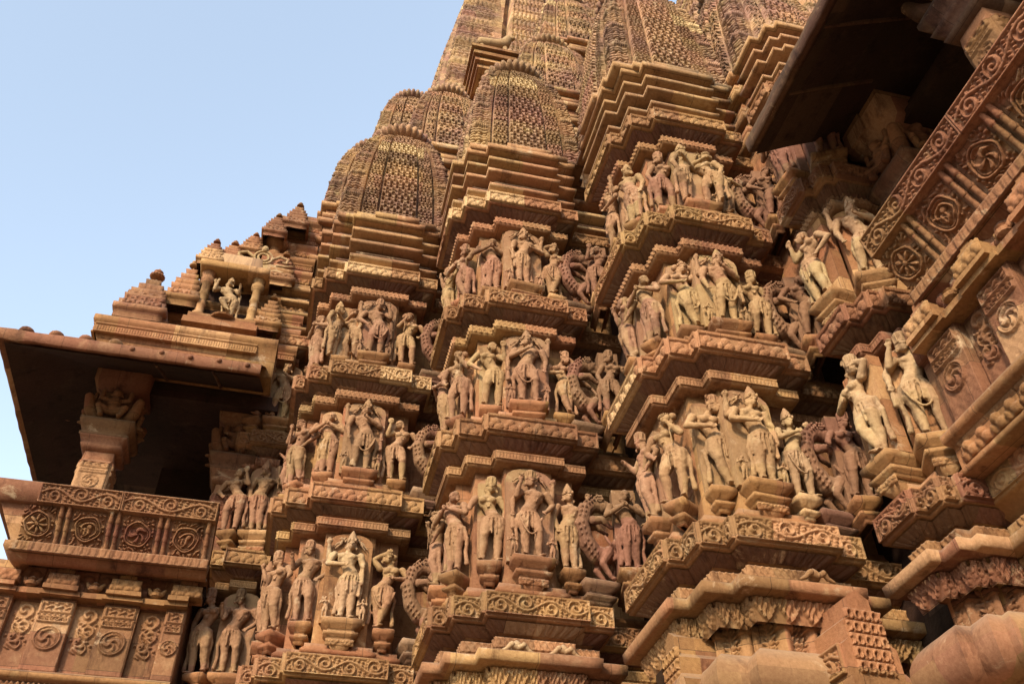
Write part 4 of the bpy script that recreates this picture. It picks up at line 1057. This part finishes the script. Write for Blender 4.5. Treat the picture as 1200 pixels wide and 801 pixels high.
for k in range(10):
    x = -2.60 + .168 * k; y = 9.30 + .035 * k; z = 7.77 + .31 * k
    sweep_obj('roof_step', lpath(x, y, -.5), [(-.4, z - .02), (-.03, z), (-.03, z + .12), (.03, z + .15), (.045, z + .2), (.02, z + .25), (-.4, z + .29)], M_WALL, rf, seg=.12, jit=.006)
    relief('carved_course', (x + .02, y + .022, z + .01), (1, 0, 0), (0, 0, 1), -.5 - x - .04, .11, p_heads if k % 2 else p_dent, M_WALL, rf, .008, depth=.03)
def turret(label, x, y, z, w, h, kind=0):
    t = thing('roof_turret', label, 'turret', (x, y, z), group='small turrets on the stepped roof')
    sq = lambda a: [(-a, a), (-a, -a), (a, -a), (a, a)]
    n = 5; pr = [(0, 0), (.0, .12 * h), (.03, .13 * h), (.03, .2 * h)]
    for k in range(n):
        r = -w * (.08 + .8 * ((k + 1) / (n + .5)) ** 1.6); zz = h * (.22 + .13 * k)
        pr += [(r + .02, zz), (r + .03, zz + .07 * h), (r - .03, zz + .09 * h)]
    pr += [(-w * .98, h * .92)]
    sweep_obj('turret_body', sq(w), pr, M_WALL if kind else M_RED, t, closed=True, seg=.08, jit=.006)
    relief('carved_panel', (-w * .8, -w - .006, .22 * h), (1, 0, 0), (0, .35, .94), w * 1.6, .34 * h, lambda u, v, w_, h_: np.clip(p_lattice(u, v, .11, .10), -.3, 1), M_WALL if kind else M_RED, t, .010, depth=.03)
    V, F = ribbed_disc(w * .34, w * .2, 16); mesh_obj('ribbed_crown_disc', V + np.array([0, 0, h * .95]), F, M_WALL, t, smooth=True)
    MB().lathe((0, 0, h), [(w * .15, 0), (w * .22, w * .1), (w * .08, w * .2), (.01, w * .32)], 12).build('finial', M_WALL, t, smooth=True)
turret('reddish stepped turret at the left end of the hall roof cornice', -2.40, 9.16, 7.74, .28, 1.05)
turret('small turret just left of the pillared roof niche', -2.02, 9.25, 8.22, .19, .95, 1)
turret('small turret higher on the roof skyline above the niche', -1.62, 9.45, 9.25, .17, .65, 1)
turret('topmost small turret on the left roof skyline', -1.38, 9.5, 9.65, .14, .55, 1)
for q_, (tx, ty, tz, tw, th) in enumerate(((-2.22, 9.12, 7.74, .13, .55), (-1.82, 9.22, 9.02, .15, .62), (-1.12, 9.42, 9.98, .15, .62), (-.90, 9.4, 9.0, .17, .8), (-.86, 9.45, 10.25, .16, .7), (-.92, 9.25, 8.05, .15, .75))):
    turret(('tiny turret in front of the reddish roof turret', 'turret over the left column of the roof niche', 'turret behind the pierced arch ornament', 'turret on the roof to the right of the niche canopy', 'turret under the toothed roof slab', 'low turret right of the roof niche')[q_], tx, ty, tz, tw, th, q_ % 2)
nt = thing('roof_niche', 'pillared stone niche with sloping canopy on the hall roof', 'niche', (-1.46, 9.07, 7.90))
MB().box(-.46, .44, -.08, .5, .03, .12, .006).box(-.42, .40, -.04, .5, .12, .22, .006).build('plinth', M_WALL, nt)
for s in (-1, 1):
    MB().lathe((s * .32, .05, .22), [(.075, 0), (.075, .06), (.055, .08), (.058, .2), (.068, .22), (.055, .25), (.055, .38), (.068, .4), (.055, .43), (.052, .58), (.08, .62), (.085, .68), (.06, .7), (.09, .76), (.09, .80)], 12).build('niche_column', M_BAND, nt, smooth=True)
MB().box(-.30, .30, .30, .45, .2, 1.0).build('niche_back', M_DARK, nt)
sweep_obj('canopy', [(-.42, .6), (-.42, -.10), (.42, -.10), (.42, .6)], [(-.3, 1.0), (.0, 1.0), (.02, 1.03), (.02, 1.10), (-.04, 1.14), (-.1, 1.17), (-.12, 1.40), (-.5, 1.44)], M_WALL, nt)
dn = thing('statue', 'many-limbed dancing figure inside the pillared roof niche', 'statue', (-1.46, 9.10, 8.12))
d_ = voxel(figure(sex='m', sway=.06, arms=('raise', 'out'), back=('br', 'bd'), leg='lift', lean=-.04), .011, 1); d_.materials.append(M_FIG[2])
o = bpy.data.objects.new('carved_figure', d_); COL.objects.link(o); o.parent = dn; o.scale = (.78, .78, .70)
headdress('crown', (-.02, -.02, .885)).build('headdress', M_FIG[2], dn, smooth=True).scale = (.78, .78, .70)
MB().lathe((0, 0, -.01), [(.16, -.02), (.17, .0), (.12, .015)], 14).build('pedestal', M_WALL, dn)
g = thing('arch_ornament', 'pale pierced horseshoe arch ornament on top of the roof niche', 'ornament', (-1.18, 9.25, 9.50))
m = MB()
for R_ in (.07, .12): m.torus((0, 0, 0), R_, .018, n=24)
m.xf(lambda v: v[:, [0, 2, 1]] if len(v) else v)
for s in (-1, 1):
    m.chain([(s * .12, 0, -.02), (s * .22, 0, .06), (s * .33, 0, .02), (s * .32, 0, -.05), (s * .27, 0, -.04)], [.022, .022, .02, .016, .012]); m.chain([(s * .2, 0, -.12), (s * .3, 0, -.12), (s * .4, 0, -.09)], [.02, .02, .01])
m.ell((0, 0, .16), (.05, .05, .06)); m.box(-.3, .3, .0, .2, -.28, -.11)
m.build('arch', M_FIG[2], g, smooth=False)
p = thing('roof_pot', 'rounded stone pot at the skyline left of the stepped roof slab', 'pot finial', (-1.08, 9.5, 10.05))
MB().lathe((0, 0, 0), [(.10, -.3), (.10, -.2), (.07, -.16), (.08, -.1), (.15, -.04), (.165, .02), (.165, .05), (.12, .08), (.09, .12), (.02, .14)], 16).build('pot', M_WALL, p, smooth=True)
MB().box(-.14, .14, -.12, .2, -.6, -.28).build('pot_base', M_WALL, p)
s_ = thing('roof_slab', 'flat projecting roof slab with toothed edge at the top of the left skyline', 'slab', (-.35, 9.8, 10.9))
MB().box(-.42, .4, -.15, .8, -.03, .05, .004).build('slab', M_RED, s_); MB().box(-.36, .4, -.08, .8, -.22, -.032).build('slab_base', M_WALL, s_)
relief('carved_panel', (-.34, -.084, -.21), (1, 0, 0), (0, 0, 1), .7, .17, p_dent, M_WALL, s_, .009, depth=.02)

# projecting arch-shaped carved block among the rolls of the right buttress
def arch_block(label, x, y, z, face, w, h, d):
    t = thing('arch_block', label, 'carved block', (x, y, z), face)
    out = [(-w / 2, 0), (w / 2, 0), (w / 2 * .98, h * .35), (w / 2 * .72, h * .42), (w / 2 * .75, h * .62), (w / 2 * .45, h * .7), (w / 2 * .42, h * .9), (0, h), (-w / 2 * .42, h * .9), (-w / 2 * .45, h * .7), (-w / 2 * .75, h * .62), (-w / 2 * .72, h * .42), (-w / 2 * .98, h * .35)]
    m = len(out); V = [(a, 0, b) for a, b in out] + [(a, d, b) for a, b in out]
    F = [tuple(range(m)), tuple(range(2 * m - 1, m - 1, -1))] + [(i, i + m, (i + 1) % m + m, (i + 1) % m) for i in range(m)]
    MB().add(V, F).build('block', M_WALL, t)
    relief('lattice_face', (-w * .33, -.004, h * .03), (1, 0, 0), (0, 0, 1), w * .66, h * .72, lambda u, v, a, b: np.clip(p_lattice(u, v, .06, .085), -.9, 1), M_WALL, t, .0045, depth=.03)
    relief('side_panel', (-w / 2 - .003, d - .01, .02), (0, -1, 0), (0, 0, 1), d - .03, h * .32, framed(p_vine, .014), M_WALL, t, .006, depth=.02)
    MB().box(-w * .52, w * .52, -.03, d, -.07, -.003, .003).build('sill', M_WALL, t)
arch_block('pierced arch-shaped block jutting over the roll moulding of right buttress', 3.44, 4.80, 2.22, .10, .40, .58, .32)
arch_block('carved arch block at the lower left corner of the right buttress', 2.44, 5.52, 2.16, -PI / 2, .36, .58, .40)
for i, (x, y, z, wh) in enumerate(((1.62, 6.40, 2.93, 'left'), (1.98, 6.40, 2.93, 'right'), (3.30, 4.96, 2.95, 'only'))):
    t = thing('scroll_crest', f'small carved scroll crest on the sloping ledge of {("the middle buttress, left one", "the middle buttress, right one", "the right buttress")[i]}', 'ornament', (x, y, z), 0, 'scroll crests on the sloping ledges')
    m = MB(); m.lathe((0, .03, .03), [(.03, -.04), (.05, 0), (.03, .03), (.01, .05)], 10)
    for s in (-1, 1): m.chain([(0, 0, .01), (s * .05, -.01, .03), (s * .08, 0, .0), (s * .12, .0, -.02)], [.02, .02, .016, .01]); m.ell((s * .045, -.02, .03), (.02, .015, .02))
    m.build('crest', M_FIG[2] if i < 2 else M_BAND, t, smooth=True)

# ------------------------------------------------------------------ ground
gnd = MB().add([(-400, -400, -1.6), (400, -400, -1.6), (400, 400, -1.6), (-400, 400, -1.6)], [(0, 1, 2, 3)]).build('ground', stone('dry_ground', (.13, .09, .06), (.10, .07, .045), (.15, .11, .07), seed=12, block=.05), None)
gnd['kind'] = 'structure'
plat = MB().box(-3.6, 9.5, 6.4, 17.5, -1.6, -.9).build('temple_platform', M_WALL, None)
plat['label'] = 'stone platform the temple stands on, below the view'; plat['category'] = 'platform'

# the eye is 1.6 m above the ground: lift everything so that the ground is z = 0
for o in list(COL.objects):
    if o.parent is None: o.location.z += Z0

# ------------------------------------------------------------------ camera
pitch, roll, yaw = math.radians(42.18), math.radians(-.84), math.radians(14.13)
D = Vector((math.cos(pitch) * math.sin(yaw), math.cos(pitch) * math.cos(yaw), math.sin(pitch)))
Rr = Vector((math.cos(yaw), -math.sin(yaw), 0)); Uu = Rr.cross(D)
R2 = Rr * math.cos(roll) + Uu * math.sin(roll); U2 = -Rr * math.sin(roll) + Uu * math.cos(roll)
cam = bpy.data.cameras.new('camera'); cam.sensor_width = 36; cam.lens = 1091 / 1200 * 36; cam.clip_end = 2000; cam.clip_start = .05
co = bpy.data.objects.new('camera', cam); COL.objects.link(co)
M = Matrix(((R2.x, U2.x, -D.x, 0), (R2.y, U2.y, -D.y, 0), (R2.z, U2.z, -D.z, Z0), (0, 0, 0, 1))); co.matrix_world = M
scene.camera = co

# ------------------------------------------------------------------ light
SUN_EL, SUN_AZ = math.radians(31), math.radians(218)   # azimuth clockwise from +Y: behind the viewer, to the left
w = bpy.data.worlds.new('World'); scene.world = w; w.use_nodes = True
nt = w.node_tree; bg = nt.nodes['Background']; sky = nt.nodes.new('ShaderNodeTexSky'); sky.sky_type = 'NISHITA'
sky.sun_disc = False; sky.sun_elevation = SUN_EL; sky.sun_rotation = SUN_AZ; sky.air_density = 1.0; sky.dust_density = 2.0; sky.ozone_density = 1.0
hs = nt.nodes.new('ShaderNodeHueSaturation'); hs.inputs['Saturation'].default_value = .54; hs.inputs['Value'].default_value = 2.6
nt.links.new(sky.outputs[0], hs.inputs['Color']); tn = nt.nodes.new('ShaderNodeMix'); tn.data_type = 'RGBA'; tn.blend_type = 'MULTIPLY'; tn.inputs[0].default_value = 1; tn.inputs[7].default_value = (.965, 1.065, 1.10, 1)
nt.links.new(hs.outputs[0], tn.inputs[6]); tc = nt.nodes.new('ShaderNodeTexCoord'); sz = nt.nodes.new('ShaderNodeSeparateXYZ'); nt.links.new(tc.outputs['Generated'], sz.inputs[0])
rg = nt.nodes.new('ShaderNodeMapRange'); rg.inputs['From Min'].default_value = .08; rg.inputs['From Max'].default_value = .34; rg.inputs['To Min'].default_value = .05; nt.links.new(sz.outputs[2], rg.inputs['Value'])
dk = nt.nodes.new('ShaderNodeVectorMath'); dk.operation = 'SCALE'; nt.links.new(tn.outputs[2], dk.inputs[0]); nt.links.new(rg.outputs[0], dk.inputs['Scale'])
dt = nt.nodes.new('ShaderNodeVectorMath'); dt.operation = 'DOT_PRODUCT'; nt.links.new(tc.outputs['Generated'], dt.inputs[0]); dt.inputs[1].default_value = (.83, .2, -.2)
hz = nt.nodes.new('ShaderNodeMapRange'); hz.inputs['From Min'].default_value = -.45; hz.inputs['From Max'].default_value = .35; hz.inputs['To Min'].default_value = .96; hz.inputs['To Max'].default_value = 1.36; nt.links.new(dt.outputs['Value'], hz.inputs['Value'])
d2 = nt.nodes.new('ShaderNodeVectorMath'); d2.operation = 'SCALE'; nt.links.new(dk.outputs[0], d2.inputs[0]); nt.links.new(hz.outputs[0], d2.inputs['Scale'])
nt.links.new(d2.outputs[0], bg.inputs['Color']); bg.inputs['Strength'].default_value = .15
sl = bpy.data.lights.new('sun', 'SUN'); sl.energy = 5.4; sl.angle = math.radians(6); sl.color = (1.0, .82, .60)
so = bpy.data.objects.new('sun', sl); COL.objects.link(so); so.location = (-6, -8, 20)
dirv = Vector((math.cos(SUN_EL) * math.sin(SUN_AZ), math.cos(SUN_EL) * math.cos(SUN_AZ), math.sin(SUN_EL)))
so.rotation_euler = dirv.to_track_quat('Z', 'Y').to_euler()
scene.view_settings.view_transform = 'Standard'; scene.view_settings.look = 'None'; scene.view_settings.exposure = 0
